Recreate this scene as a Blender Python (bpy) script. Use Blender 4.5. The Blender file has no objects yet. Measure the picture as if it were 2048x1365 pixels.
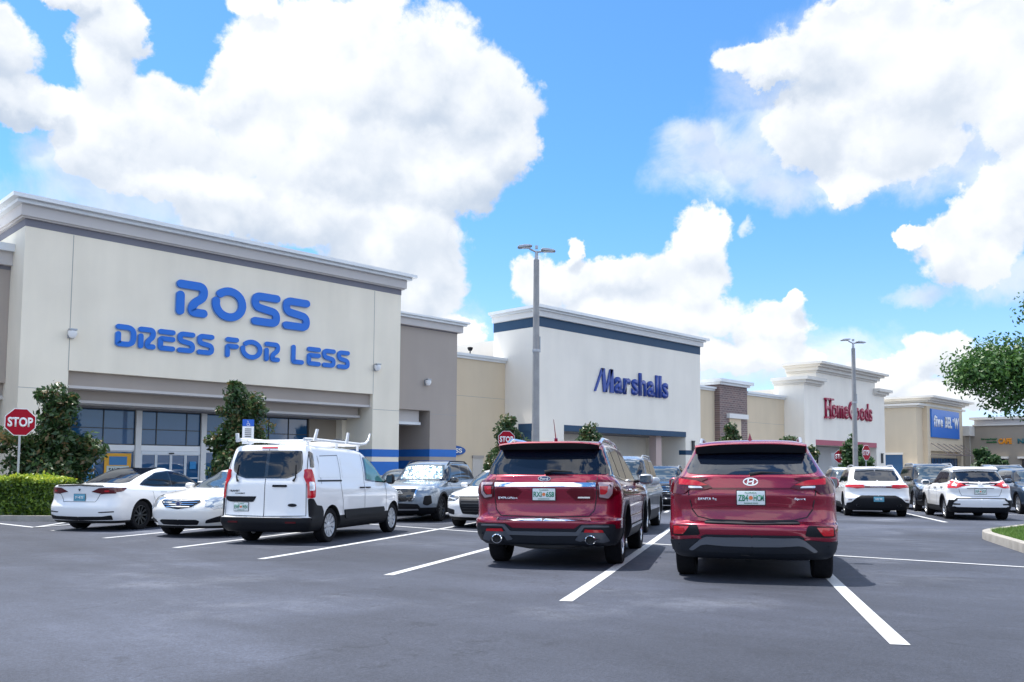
import bpy, bmesh, math, random
from math import sin, cos, pi, radians
from mathutils import Vector, Matrix, Euler
from mathutils.bvhtree import BVHTree
import numpy as np
random.seed(7)
D = bpy.data
SC = bpy.context.scene
COL = SC.collection

# ------------------------------------------------------------------ camera
cam_d = D.cameras.new('camera'); cam = D.objects.new('camera', cam_d); COL.objects.link(cam)
SC.camera = cam
YAW, PITCH, ROLL = radians(45.534), radians(3.812), radians(0.373)
fw = Vector((cos(PITCH)*sin(YAW), cos(PITCH)*cos(YAW), sin(PITCH)))
r0 = Vector((cos(YAW), -sin(YAW), 0)); u0 = r0.cross(fw)
rt = r0*cos(ROLL)+u0*sin(ROLL); up = u0*cos(ROLL)-r0*sin(ROLL)
M = Matrix((rt, up, -fw)).transposed().to_4x4(); M.translation = Vector((0, 0, 1.33))
cam.matrix_world = M
cam_d.sensor_width = 36; cam_d.lens = 1692.126/2048*36
cam_d.shift_x = -(1029.1-1024)/2048; cam_d.shift_y = (818.0-682.5)/2048
cam_d.clip_start = .05; cam_d.clip_end = 3000

# ------------------------------------------------------------------ view, sun, sky
SC.view_settings.view_transform = 'Standard'; SC.view_settings.look = 'None'
SC.view_settings.exposure = 0.76; SC.view_settings.gamma = 1
SUNV = Vector((-.085, .37, 1)).normalized()
sd = D.lights.new('sun', 'SUN'); sd.energy = 4.1; sd.angle = radians(.53); sd.color = (1, .955, .89)
so = D.objects.new('sun', sd); COL.objects.link(so)
so.rotation_euler = SUNV.to_track_quat('Z', 'Y').to_euler(); so.location = (0, 20, 60)
SUN_EL = math.asin(SUNV.z); SUN_AZ = math.atan2(SUNV.x, SUNV.y)

W = D.worlds.new('World'); SC.world = W; W.use_nodes = True
nt = W.node_tree; nt.nodes.clear()
def N(t, **k):
    n = nt.nodes.new(t)
    for a, v in k.items(): setattr(n, a, v)
    return n
def lk(a, b): nt.links.new(a, b)
def mth(op, a, b=None, c=None, clamp=False):
    n = N('ShaderNodeMath', operation=op); n.use_clamp = clamp
    for i, v in enumerate((a, b, c)):
        if v is None: continue
        if isinstance(v, (int, float)): n.inputs[i].default_value = v
        else: lk(v, n.inputs[i])
    return n.outputs[0]
def sstep(x, a, b):
    n = N('ShaderNodeMapRange', interpolation_type='SMOOTHSTEP'); n.clamp = True
    lk(x, n.inputs[0]); n.inputs[1].default_value = a; n.inputs[2].default_value = b
    n.inputs[3].default_value = 0; n.inputs[4].default_value = 1
    return n.outputs[0]
tc = N('ShaderNodeTexCoord'); dirv = tc.outputs['Generated']
sx = N('ShaderNodeSeparateXYZ'); lk(dirv, sx.inputs[0])
az = mth('ARCTAN2', sx.outputs[0], sx.outputs[1]); el = mth('ARCSINE', sx.outputs[2])
def noise(scale, det=8, rough=.55, dist=0, vec=None, w=0.0):
    n = N('ShaderNodeTexNoise'); n.noise_dimensions = '4D'
    n.inputs['W'].default_value = w
    n.inputs['Scale'].default_value = scale; n.inputs['Detail'].default_value = det
    n.inputs['Roughness'].default_value = rough; n.inputs['Distortion'].default_value = dist
    lk(vec or dirv, n.inputs['Vector']); return n
BL = [(0.5944, 0.4437, 0.1337, 0.08), (0.7017, 0.4404, 0.0902, 0.0713), (0.7536, 0.4005, 0.0725, 0.0684), (0.7872, 0.3636, 0.0411, 0.0378), (0.5146, 0.4158, 0.0729, 0.0651), (0.4571, 0.3988, 0.0405, 0.0398), (0.377, 0.3574, 0.0809, 0.0544), (0.3237, 0.3242, 0.048, 0.0418), (0.5907, 0.3502, 0.206, 0.0639), (0.7151, 0.3404, 0.0897, 0.0437), (0.4202, 0.302, 0.1198, 0.0312), (0.5407, 0.2815, 0.1677, 0.0409), (0.6509, 0.2602, 0.088, 0.0619), (0.687, 0.216, 0.0561, 0.0631), (0.3432, 0.4475, 0.0346, 0.0412), (0.3376, 0.4043, 0.0367, 0.0424), (0.2981, 0.4742, 0.0284, 0.0219), (0.4901, 0.4859, 0.0334, 0.0188), (0.237, 0.402, 0.0439, 0.0424), (0.248, 0.3561, 0.0421, 0.0278), (0.2799, 0.353, 0.0367, 0.0189), (1.0068, 0.2538, 0.0447, 0.0418), (0.995, 0.2149, 0.0546, 0.0453), (0.8956, 0.2174, 0.0886, 0.0316), (0.8361, 0.2179, 0.0418, 0.0346), (0.9543, 0.176, 0.1273, 0.0346), (0.8659, 0.2578, 0.0096, 0.0199), (1.0953, 0.1601, 0.0489, 0.0308), (1.1173, 0.1869, 0.0161, 0.0138), (1.0228, 0.1284, 0.1459, 0.0287), (1.2631, 0.1246, 0.0403, 0.0289), (1.3111, 0.1038, 0.0405, 0.0231), (1.214, 0.1002, 0.0545, 0.0297), (1.2714, 0.0768, 0.0749, 0.021), (1.1476, 0.0913, 0.0522, 0.0277), (0.7353, 0.1414, 0.0356, 0.0293), (1.1911, 0.4477, 0.1037, 0.0517), (1.2706, 0.4107, 0.1106, 0.0745), (1.1473, 0.3706, 0.0693, 0.0556), (1.2194, 0.3412, 0.0853, 0.0499), (1.0938, 0.4367, 0.0611, 0.0221), (1.1776, 0.3055, 0.0467, 0.0233), (1.361, 0.3607, 0.0649, 0.064), (1.3088, 0.264, 0.0434, 0.0544), (1.2891, 0.221, 0.0558, 0.0457), (1.3411, 0.2887, 0.0352, 0.0433), (1.237, 0.242, 0.0147, 0.013)]
VL = [(1.2404, 0.1799, 0.0392, 0.0114), (1.0135, 0.3701, 0.05, 0.022), (1.0588, 0.3377, 0.101, 0.0397), (1.1461, 0.3088, 0.1377, 0.0272), (1.1794, 0.3915, 0.1559, 0.0983), (1.2779, 0.3278, 0.1185, 0.0538), (0.3801, 0.2712, 0.1507, 0.0363), (1.0674, 0.1216, 0.2179, 0.0454), (1.3204, 0.1924, 0.0672, 0.0302), (0.3053, 0.3064, 0.0564, 0.0344), (0.6999, 0.135, 0.0706, 0.0701), (1.0663, 0.2627, 0.01, 0.011)]
# slightly displaced angular coordinates give the billows
nd = noise(9, 7, .6, w=3.1); nd2 = noise(30, 6, .62, w=8.4)
cmb = N('ShaderNodeCombineXYZ'); lk(az, cmb.inputs[0]); lk(el, cmb.inputs[1])
def warp(src, nz, amp):
    s = N('ShaderNodeVectorMath', operation='SUBTRACT'); lk(nz.outputs['Color'], s.inputs[0]); s.inputs[1].default_value = (.5, .5, .5)
    m = N('ShaderNodeVectorMath', operation='MULTIPLY_ADD'); lk(s.outputs[0], m.inputs[0]); m.inputs[1].default_value = (amp, amp, 0); lk(src, m.inputs[2])
    return m.outputs[0]
P2 = warp(warp(cmb.outputs[0], nd, .085), nd2, .035)
def field(blobs, smooth, P2=None):
    prev = None; P2 = P2 or globals()['P2']
    for (a, e, ra, re) in blobs:
        m = N('ShaderNodeVectorMath', operation='MULTIPLY_ADD'); lk(P2, m.inputs[0])
        m.inputs[1].default_value = (1/ra, 1/re, 0); m.inputs[2].default_value = (-a/ra, -e/re, 0)
        d = N('ShaderNodeVectorMath', operation='DOT_PRODUCT'); lk(m.outputs[0], d.inputs[0]); lk(m.outputs[0], d.inputs[1])
        o = d.outputs['Value']
        prev = o if prev is None else mth('SMOOTH_MIN', prev, o, smooth)
    return prev
fm = mth('SUBTRACT', 1.0, field(BL, .35))
fm = mth('MAXIMUM', fm, -2.0)
nb = noise(3.4, 9, .6, .3, w=1.7)
fg = mth('MULTIPLY', mth('SUBTRACT', nb.outputs[0], .475), 9.0)
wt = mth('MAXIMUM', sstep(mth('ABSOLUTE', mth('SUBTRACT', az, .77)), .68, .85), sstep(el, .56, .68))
mixf = N('ShaderNodeMix', data_type='FLOAT'); lk(wt, mixf.inputs[0]); lk(fm, mixf.inputs[2]); lk(fg, mixf.inputs[3])
nf = noise(22, 9, .62, .2, w=5.5)
fine = mth('MULTIPLY', mth('SUBTRACT', nf.outputs[0], .5), 1.75)
dens = mth('ADD', mixf.outputs[0], fine)
alpha = sstep(dens, -.08, .34)
vd = mth('ADD', mth('SUBTRACT', 1.0, field(VL, .5)), mth('MULTIPLY', mth('SUBTRACT', noise(12, 8, .65, .8, w=2.2).outputs[0], .5), 2.2))
veil = mth('MULTIPLY', mth('MULTIPLY', sstep(vd, -.35, 1.15), .78), mth('SUBTRACT', 1.0, wt))
alpha2 = mth('MAXIMUM', alpha, veil)
# brightness inside the clouds
up_v = N('ShaderNodeVectorMath', operation='ADD'); lk(dirv, up_v.inputs[0]); up_v.inputs[1].default_value = (-.006, .012, .034)
na = noise(6.5, 7, .52, .15, w=6.2); nbb = noise(6.5, 7, .52, .15, vec=up_v.outputs[0], w=6.2)
relief = mth('SUBTRACT', na.outputs[0], nbb.outputs[0])
nc = noise(15, 6, .55, 0, w=9.9); ncc = noise(15, 6, .55, 0, vec=up_v.outputs[0], w=9.9)
relief = mth('MULTIPLY_ADD', mth('SUBTRACT', nc.outputs[0], ncc.outputs[0]), .45, relief)
lit = sstep(relief, -.16, .12)
sh = N('ShaderNodeVectorMath', operation='ADD'); lk(P2, sh.inputs[0]); sh.inputs[1].default_value = (-.006, .020, 0)
grad = mth('SUBTRACT', mth('MINIMUM', field(BL, .35, sh.outputs[0]), 3.0), mth('SUBTRACT', 1.0, fm))
topness = sstep(grad, -.55, .45)
big = sstep(noise(3.6, 4, .5, 0, w=4.4).outputs[0], .36, .60)
edge = mth('SUBTRACT', 1.0, sstep(dens, .25, 1.3))
lum = mth('MAXIMUM', mth('ADD', mth('MULTIPLY_ADD', lit, .42, mth('MULTIPLY', big, .22)), mth('MULTIPLY', topness, .42), None, True), mth('MULTIPLY', mth('MULTIPLY', edge, topness), .8))
cc = N('ShaderNodeMix', data_type='RGBA'); lk(lum, cc.inputs[0])
cc.inputs[6].default_value = (.325, .385, .475, 1); cc.inputs[7].default_value = (.67, .68, .69, 1)
sky = N('ShaderNodeTexSky', sky_type='NISHITA'); sky.sun_disc = False
sky.sun_elevation = SUN_EL; sky.sun_rotation = SUN_AZ; sky.air_density = 1.0; sky.dust_density = .3; sky.ozone_density = 2.0
hs = N('ShaderNodeMix', data_type='RGBA', blend_type='MULTIPLY'); hs.inputs[0].default_value = 1
lk(sky.outputs[0], hs.inputs[6]); tn = N('ShaderNodeMix', data_type='RGBA'); lk(sstep(el, .0, .34), tn.inputs[0]); tn.inputs[6].default_value = (.80, .90, 1.30, 1); tn.inputs[7].default_value = (.55, .93, 1.20, 1); lk(tn.outputs[2], hs.inputs[7])
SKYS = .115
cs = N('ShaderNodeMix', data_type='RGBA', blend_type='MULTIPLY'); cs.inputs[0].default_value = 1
lk(cc.outputs[2], cs.inputs[6]); bst = mth('MULTIPLY_ADD', wt, 1.0/SKYS, 1/SKYS); lk(bst, cs.inputs[7])   # unseen cloud outside the view brightened as added fill light for the facades
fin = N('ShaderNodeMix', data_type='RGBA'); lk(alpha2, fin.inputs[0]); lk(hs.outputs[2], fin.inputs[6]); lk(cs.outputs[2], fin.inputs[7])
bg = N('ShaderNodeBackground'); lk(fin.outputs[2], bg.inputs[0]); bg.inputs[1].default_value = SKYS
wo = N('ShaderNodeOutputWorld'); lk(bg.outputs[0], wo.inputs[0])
W.cycles.sampling_method = 'MANUAL'; W.cycles.sample_map_resolution = 512

# ------------------------------------------------------------------ materials
def srgb(r, g, b):
    f = lambda c: (c/255/12.92) if c/255 <= .04045 else ((c/255+.055)/1.055)**2.4
    return (f(r), f(g), f(b))
MATS = {}
def mat(name, col, rough=.6, metal=0, coat=0, var=0, vscale=3, bump=0, bscale=200, spec=.5, emit=None, trans=0, flake=0):
    if name in MATS: return MATS[name]
    m = D.materials.new(name); m.use_nodes = True; t = m.node_tree
    b = t.nodes['Principled BSDF']
    b.inputs['Base Color'].default_value = (*col, 1); b.inputs['Roughness'].default_value = rough
    b.inputs['Metallic'].default_value = metal; b.inputs['Coat Weight'].default_value = coat
    b.inputs['Coat Roughness'].default_value = .03; b.inputs['Specular IOR Level'].default_value = spec
    if trans: b.inputs['Transmission Weight'].default_value = trans
    if emit: b.inputs['Emission Color'].default_value = (*emit[0], 1); b.inputs['Emission Strength'].default_value = emit[1]
    tcn = t.nodes.new('ShaderNodeTexCoord')
    if var:
        n = t.nodes.new('ShaderNodeTexNoise'); n.inputs['Scale'].default_value = vscale; n.inputs['Detail'].default_value = 6; n.inputs['Roughness'].default_value = .6
        t.links.new(tcn.outputs['Object'], n.inputs['Vector'])
        mr = t.nodes.new('ShaderNodeMapRange'); mr.inputs[1].default_value = .3; mr.inputs[2].default_value = .7
        mr.inputs[3].default_value = 1-var; mr.inputs[4].default_value = 1+var
        t.links.new(n.outputs[0], mr.inputs[0])
        mx = t.nodes.new('ShaderNodeMix'); mx.data_type = 'RGBA'; mx.blend_type = 'MULTIPLY'; mx.inputs[0].default_value = 1
        mx.inputs[6].default_value = (*col, 1); t.links.new(mr.outputs[0], mx.inputs[7]); t.links.new(mx.outputs[2], b.inputs['Base Color'])
    if bump:
        n = t.nodes.new('ShaderNodeTexNoise'); n.inputs['Scale'].default_value = bscale; n.inputs['Detail'].default_value = 3
        t.links.new(tcn.outputs['Object'], n.inputs['Vector'])
        bp = t.nodes.new('ShaderNodeBump'); bp.inputs['Strength'].default_value = bump; bp.inputs['Distance'].default_value = .01
        t.links.new(n.outputs[0], bp.inputs['Height']); t.links.new(bp.outputs[0], b.inputs['Normal'])
    MATS[name] = m; return m

def wall_mat(name, col, var=.035):
    """painted stucco: broad mottling, faint rain streaks, fine relief"""
    if name in MATS: return MATS[name]
    m = mat(name, col, .88, bump=.25, bscale=35, spec=.2)
    t = m.node_tree; b = t.nodes['Principled BSDF']
    tcn = t.nodes.new('ShaderNodeTexCoord')
    n = t.nodes.new('ShaderNodeTexNoise'); n.inputs['Scale'].default_value = .45; n.inputs['Detail'].default_value = 7; t.links.new(tcn.outputs['Object'], n.inputs['Vector'])
    mp = t.nodes.new('ShaderNodeMapping'); mp.inputs['Scale'].default_value = (.7, .7, .10); t.links.new(tcn.outputs['Object'], mp.inputs[0])
    n2 = t.nodes.new('ShaderNodeTexNoise'); n2.inputs['Scale'].default_value = 1.5; n2.inputs['Detail'].default_value = 5; t.links.new(mp.outputs[0], n2.inputs['Vector'])
    a = t.nodes.new('ShaderNodeMath'); a.operation = 'ADD'; t.links.new(n.outputs[0], a.inputs[0]); t.links.new(n2.outputs[0], a.inputs[1])
    mr = t.nodes.new('ShaderNodeMapRange'); mr.inputs[1].default_value = .7; mr.inputs[2].default_value = 1.3; mr.inputs[3].default_value = 1-var*1.6; mr.inputs[4].default_value = 1+var
    t.links.new(a.outputs[0], mr.inputs[0])
    mx = t.nodes.new('ShaderNodeMix'); mx.data_type = 'RGBA'; mx.blend_type = 'MULTIPLY'; mx.inputs[0].default_value = 1
    mx.inputs[6].default_value = (*col, 1); t.links.new(mr.outputs[0], mx.inputs[7]); t.links.new(mx.outputs[2], b.inputs['Base Color'])
    return m

def asphalt_mat():
    m = D.materials.new('asphalt'); m.use_nodes = True; t = m.node_tree; b = t.nodes['Principled BSDF']
    b.inputs['Roughness'].default_value = .78; b.inputs['Specular IOR Level'].default_value = .35
    tcn = t.nodes.new('ShaderNodeTexCoord')
    def nz(s, d=6, r=.6, vec=None):
        n = t.nodes.new('ShaderNodeTexNoise'); n.inputs['Scale'].default_value = s; n.inputs['Detail'].default_value = d; n.inputs['Roughness'].default_value = r
        t.links.new(vec or tcn.outputs['Object'], n.inputs['Vector']); return n.outputs[0]
    def rng(x, a, b_, c, d):
        n = t.nodes.new('ShaderNodeMapRange'); t.links.new(x, n.inputs[0])
        for i, v in enumerate((a, b_, c, d)): n.inputs[i+1].default_value = v
        return n.outputs[0]
    mp = t.nodes.new('ShaderNodeMapping'); mp.inputs['Rotation'].default_value = (0, 0, radians(8)); mp.inputs['Scale'].default_value = (1, .22, 1)
    t.links.new(tcn.outputs['Object'], mp.inputs[0])
    f = [rng(nz(210, 2), .3, .7, .80, 1.22), rng(nz(.16, 5), .35, .65, .72, 1.26), rng(nz(.9, 7, .7, mp.outputs[0]), .3, .7, .78, 1.22), rng(nz(6, 5), .3, .7, .93, 1.07), rng(nz(90, 2), .25, .75, .72, 1.3)]
    cur = f[0]
    for x in f[1:]:
        k = t.nodes.new('ShaderNodeMath'); k.operation = 'MULTIPLY'; t.links.new(cur, k.inputs[0]); t.links.new(x, k.inputs[1]); cur = k.outputs[0]
    # pale worn patches, darker resealed areas, oil drips
    pat = rng(nz(.33, 8, .72), .54, .70, 0, 1)
    c1 = t.nodes.new('ShaderNodeMix'); c1.data_type = 'RGBA'; t.links.new(pat, c1.inputs[0])
    c1.inputs[6].default_value = (.048, .055, .077, 1); c1.inputs[7].default_value = (.092, .101, .127, 1)
    for x in (rng(nz(.11, 3, .45), .49, .505, .84, 1.10), rng(nz(1.3, 8, .8), .58, .68, 1, .55), rng(nz(38, 4, .7), .35, .65, .80, 1.2), rng(nz(.45, 8, .75, mp.outputs[0]), .55, .75, 1, 1.22)):
        k = t.nodes.new('ShaderNodeMath'); k.operation = 'MULTIPLY'; t.links.new(cur, k.inputs[0]); t.links.new(x, k.inputs[1]); cur = k.outputs[0]
    # dark hairline cracks
    v = t.nodes.new('ShaderNodeTexVoronoi'); v.feature = 'DISTANCE_TO_EDGE'; v.inputs['Scale'].default_value = .12
    wv = t.nodes.new('ShaderNodeVectorMath'); wv.operation = 'MULTIPLY_ADD'; wv.inputs[1].default_value = (1.6, 1.6, 0)
    nn = t.nodes.new('ShaderNodeTexNoise'); nn.inputs['Scale'].default_value = .8; nn.inputs['Detail'].default_value = 8; t.links.new(tcn.outputs['Object'], nn.inputs['Vector'])
    t.links.new(nn.outputs[1], wv.inputs[0]); t.links.new(tcn.outputs['Object'], wv.inputs[2]); t.links.new(wv.outputs[0], v.inputs['Vector'])
    cr = rng(v.outputs['Distance'], 0, .0016, .72, 1)
    k = t.nodes.new('ShaderNodeMath'); k.operation = 'MULTIPLY'; t.links.new(cur, k.inputs[0]); t.links.new(cr, k.inputs[1]); cur = k.outputs[0]
    mx = t.nodes.new('ShaderNodeMix'); mx.data_type = 'RGBA'; mx.blend_type = 'MULTIPLY'; mx.inputs[0].default_value = 1
    t.links.new(c1.outputs[2], mx.inputs[6]); t.links.new(cur, mx.inputs[7]); t.links.new(mx.outputs[2], b.inputs['Base Color'])
    bp = t.nodes.new('ShaderNodeBump'); bp.inputs['Strength'].default_value = .55; bp.inputs['Distance'].default_value = .006
    t.links.new(nz(130, 3), bp.inputs['Height']); t.links.new(bp.outputs[0], b.inputs['Normal'])
    return m

def brick_mat():
    m = D.materials.new('brick'); m.use_nodes = True; t = m.node_tree; b = t.nodes['Principled BSDF']; b.inputs['Roughness'].default_value = .85
    tcn = t.nodes.new('ShaderNodeTexCoord'); mp = t.nodes.new('ShaderNodeMapping'); mp.inputs['Rotation'].default_value = (radians(90), 0, 0)
    t.links.new(tcn.outputs['Object'], mp.inputs[0])
    br = t.nodes.new('ShaderNodeTexBrick'); t.links.new(mp.outputs[0], br.inputs['Vector'])
    br.inputs['Color1'].default_value = (.23, .15, .135, 1); br.inputs['Color2'].default_value = (.14, .10, .10, 1); br.inputs['Mortar'].default_value = (.33, .29, .27, 1)
    br.inputs['Scale'].default_value = 1; br.inputs['Brick Width'].default_value = .5; br.inputs['Row Height'].default_value = .18; br.inputs['Mortar Size'].default_value = .018
    t.links.new(br.outputs[0], b.inputs['Base Color']); return m

def leaf_mat(name, c1, c2, c3, rough=.4, spec=.5):
    m = D.materials.new(name); m.use_nodes = True; t = m.node_tree; b = t.nodes['Principled BSDF']
    b.inputs['Roughness'].default_value = rough; b.inputs['Specular IOR Level'].default_value = spec
    at = t.nodes.new('ShaderNodeAttribute'); at.attribute_name = 'leafrand'
    cr = t.nodes.new('ShaderNodeValToRGB'); t.links.new(at.outputs['Fac'], cr.inputs[0])
    e = cr.color_ramp.elements; e[0].position = 0; e[0].color = (*c1, 1); e[1].position = 1; e[1].color = (*c3, 1)
    x = e.new(.6); x.color = (*c2, 1); x = e.new(.9); x.color = (*[.5*(a+c) for a, c in zip(c2, c3)], 1)
    t.links.new(cr.outputs[0], b.inputs['Base Color'])
    tr = t.nodes.new('ShaderNodeBsdfTranslucent'); t.links.new(cr.outputs[0], tr.inputs[0])
    ms = t.nodes.new('ShaderNodeMixShader'); ms.inputs[0].default_value = .32
    t.links.new(b.outputs[0], ms.inputs[1]); t.links.new(tr.outputs[0], ms.inputs[2]); t.links.new(ms.outputs[0], t.nodes['Material Output'].inputs[0])
    return m

def paint(name, col, metal=0, rough=.35, coat=1):
    if name in MATS: return MATS[name]
    m = mat(name, col, rough, metal, coat)
    return m

glass_dark = mat('privacy_glass', (.004, .007, .015), .03, 0, 0, spec=.55)
glass_blue = mat('tinted_glass', (.035, .055, .075), .03, 0, 0, spec=1.0)
glass_teal = mat('green_tinted_glass', (.07, .22, .21), .04, 0, 0, spec=1.0)
glass_shop = mat('shop_glass', (.018, .085, .20), .02, 0, 0, spec=.8)
blk = mat('black_plastic', (.006, .007, .010), .55, spec=.25, var=.15, vscale=8)
clad = mat('dark_cladding', (.013, .016, .022), .5, spec=.3, var=.1, vscale=6)
gblk = mat('gloss_black', (.008, .008, .01), .12, coat=1)
rubber = mat('tyre_rubber', (.010, .010, .012), .9, spec=.2, var=.2, vscale=20)
under = mat('underbody', (.012, .012, .013), .9)
chrome = mat('chrome', (.85, .86, .88), .07, 1)
alloy = mat('alloy', (.55, .56, .58), .3, .9)
dalloy = mat('dark_alloy', (.06, .065, .07), .35, .8)
hubcap = mat('silver_hubcap', (.58, .60, .63), .35, .5)
silverp = mat('silver_plastic', (.38, .40, .43), .35, .5)
seamM = mat('panel_gap', (.015, .015, .018), .8)
redlamp = mat('red_lamp', (.50, .004, .012), .15, coat=.5)
redlamp2 = mat('deep_red_lamp', (.075, .001, .004), .15, coat=.35)
clrlamp = mat('clear_lamp', (.75, .75, .76), .12, .3, coat=1)
headlamp = mat('headlamp', (.42, .46, .5), .1, .6, coat=1)
darklamp = mat('dark_headlamp', (.05, .055, .065), .08, .3, coat=1)
whiteM = mat('white_enamel', (.85, .85, .85), .35)
greenM = mat('plate_green', (.02, .23, .12), .5)
orangeM = mat('plate_orange', (.75, .2, .06), .5)
plateM = mat('plate_face', (.72, .76, .75), .4)
platebM = mat('plate_blue', (.10, .33, .45), .4)
blueM = mat('badge_blue', (.01, .03, .14), .2, coat=1)
galv = mat('galvanised_steel', (.42, .43, .45), .45, .6, var=.12, vscale=6)
concrete = mat('kerb_concrete', (.31, .29, .26), .9, var=.18, vscale=3, bump=.4, bscale=60)
polecon = mat('weathered_pole_paint', (.30, .295, .29), .6, var=.16, vscale=2.5)
paintwhite = mat('road_paint', (.60, .61, .62), .8, bump=.4, bscale=120)
def wear():
    t = paintwhite.node_tree; b = t.nodes['Principled BSDF']; tcn = t.nodes.new('ShaderNodeTexCoord')
    fs = []
    for sc_, a, c, d in ((26, .56, .66, .75), (2.2, .46, .68, .6), (140, .55, .75, .6)):
        n = t.nodes.new('ShaderNodeTexNoise'); n.inputs['Scale'].default_value = sc_; n.inputs['Detail'].default_value = 6; n.inputs['Roughness'].default_value = .7; t.links.new(tcn.outputs['Object'], n.inputs['Vector'])
        r = t.nodes.new('ShaderNodeMapRange'); t.links.new(n.outputs[0], r.inputs[0]); r.inputs[1].default_value = a; r.inputs[2].default_value = c; r.inputs[3].default_value = 0; r.inputs[4].default_value = d; fs.append(r.outputs[0])
    m1 = t.nodes.new('ShaderNodeMath'); m1.operation = 'MAXIMUM'; t.links.new(fs[0], m1.inputs[0]); t.links.new(fs[2], m1.inputs[1])
    m2 = t.nodes.new('ShaderNodeMath'); m2.operation = 'MAXIMUM'; t.links.new(m1.outputs[0], m2.inputs[0]); m3 = t.nodes.new('ShaderNodeMath'); m3.operation = 'MULTIPLY'; m3.inputs[1].default_value = .45; t.links.new(fs[1], m3.inputs[0]); t.links.new(m3.outputs[0], m2.inputs[1])
    mx = t.nodes.new('ShaderNodeMix'); mx.data_type = 'RGBA'; t.links.new(m2.outputs[0], mx.inputs[0]); mx.inputs[6].default_value = (.52, .53, .54, 1); mx.inputs[7].default_value = (.12, .125, .14, 1); t.links.new(mx.outputs[2], b.inputs['Base Color'])
wear()
asphalt = asphalt_mat()
brick = brick_mat()

# ------------------------------------------------------------------ mesh helpers
def tag(o, label=None, cat=None, group=None, kind=None):
    if label: o['label'] = label
    if cat: o['category'] = cat
    if group: o['group'] = group
    if kind: o['kind'] = kind
    return o
def thing(name, label, cat, loc=(0, 0, 0), group=None, rz=0):
    o = D.objects.new(name, None); o.empty_display_size = .3; COL.objects.link(o); o.location = loc; o.rotation_euler = (0, 0, rz)
    return tag(o, label, cat, group)
def mesh_obj(name, me, m=None, parent=None, loc=None, smooth=None):
    o = D.objects.new(name, me); COL.objects.link(o)
    if m is not None and not me.materials:
        me.materials.append(m)
    if parent: o.parent = parent
    if loc: o.location = loc
    if smooth is not None:
        me.shade_smooth(); me.set_sharp_from_angle(angle=radians(smooth))
    return o
class MB:
    def __init__(s): s.v = []; s.f = []; s.m = []
    def add(s, v, f, mi=0):
        n = len(s.v); s.v += [tuple(p) for p in v]; s.f += [tuple(i+n for i in q) for q in f]; s.m += [mi]*len(f)
    def box(s, x0, x1, y0, y1, z0, z1, mi=0):
        s.add([(x0, y0, z0), (x1, y0, z0), (x1, y1, z0), (x0, y1, z0), (x0, y0, z1), (x1, y0, z1), (x1, y1, z1), (x0, y1, z1)],
              [(0, 3, 2, 1), (4, 5, 6, 7), (0, 1, 5, 4), (1, 2, 6, 5), (2, 3, 7, 6), (3, 0, 4, 7)], mi)
        return s
    def tube(s, pts, r, n=10, mi=0, cap=True):
        pts = [Vector(p) for p in pts]; rings = []
        rr = r if isinstance(r, (list, tuple)) else [r]*len(pts)
        for i, p in enumerate(pts):
            d = (pts[min(i+1, len(pts)-1)]-pts[max(i-1, 0)]).normalized()
            a = d.cross(Vector((0, 0, 1)))
            if a.length < 1e-3: a = d.cross(Vector((1, 0, 0)))
            a.normalize(); b = d.cross(a)
            rings.append([p+(a*cos(2*pi*k/n)+b*sin(2*pi*k/n))*rr[i] for k in range(n)])
        v = [q for g in rings for q in g]; f = []
        for i in range(len(rings)-1):
            for k in range(n): f.append((i*n+k, i*n+(k+1) % n, (i+1)*n+(k+1) % n, (i+1)*n+k))
        if cap: f.append(tuple(range(n))[::-1]); f.append(tuple((len(rings)-1)*n+k for k in range(n)))
        s.add(v, f, mi); return s
    def prism(s, poly, mat4, depth, mi=0):
        """2-D polygon extruded along local z from 0 to depth"""
        n = len(poly); v = [mat4 @ Vector((x, y, 0)) for x, y in poly]+[mat4 @ Vector((x, y, depth)) for x, y in poly]
        f = [tuple(range(n))[::-1], tuple(range(n, 2*n))]+[(i, (i+1) % n, n+(i+1) % n, n+i) for i in range(n)]
        s.add(v, f, mi); return s
    def lathe(s, prof, n=32, M4=None, mi=0):
        """profile (r, h) revolved about local z"""
        M4 = M4 or Matrix(); v = []; f = []
        for (r, h) in prof:
            for k in range(n): v.append(M4 @ Vector((r*cos(2*pi*k/n), r*sin(2*pi*k/n), h)))
        for i in range(len(prof)-1):
            for k in range(n): f.append((i*n+k, i*n+(k+1) % n, (i+1)*n+(k+1) % n, (i+1)*n+k))
        s.add(v, f, mi); return s
    def build(s, name, m, parent=None, smooth=None, loc=None, bevel=0, recalc=True):
        me = D.meshes.new(name); me.from_pydata(s.v, [], s.f)
        ms = m if isinstance(m, (list, tuple)) else [m]
        for q in ms: me.materials.append(q)
        if len(ms) > 1: me.polygons.foreach_set('material_index', s.m)
        if recalc or bevel:
            bm = bmesh.new(); bm.from_mesh(me)
            if recalc: bmesh.ops.recalc_face_normals(bm, faces=bm.faces)
            if bevel: bmesh.ops.bevel(bm, geom=bm.edges[:], offset=bevel, segments=2, affect='EDGES', profile=.5)
            bm.to_mesh(me); bm.free()
        me.update()
        return mesh_obj(name, me, None, parent, loc, smooth)

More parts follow.
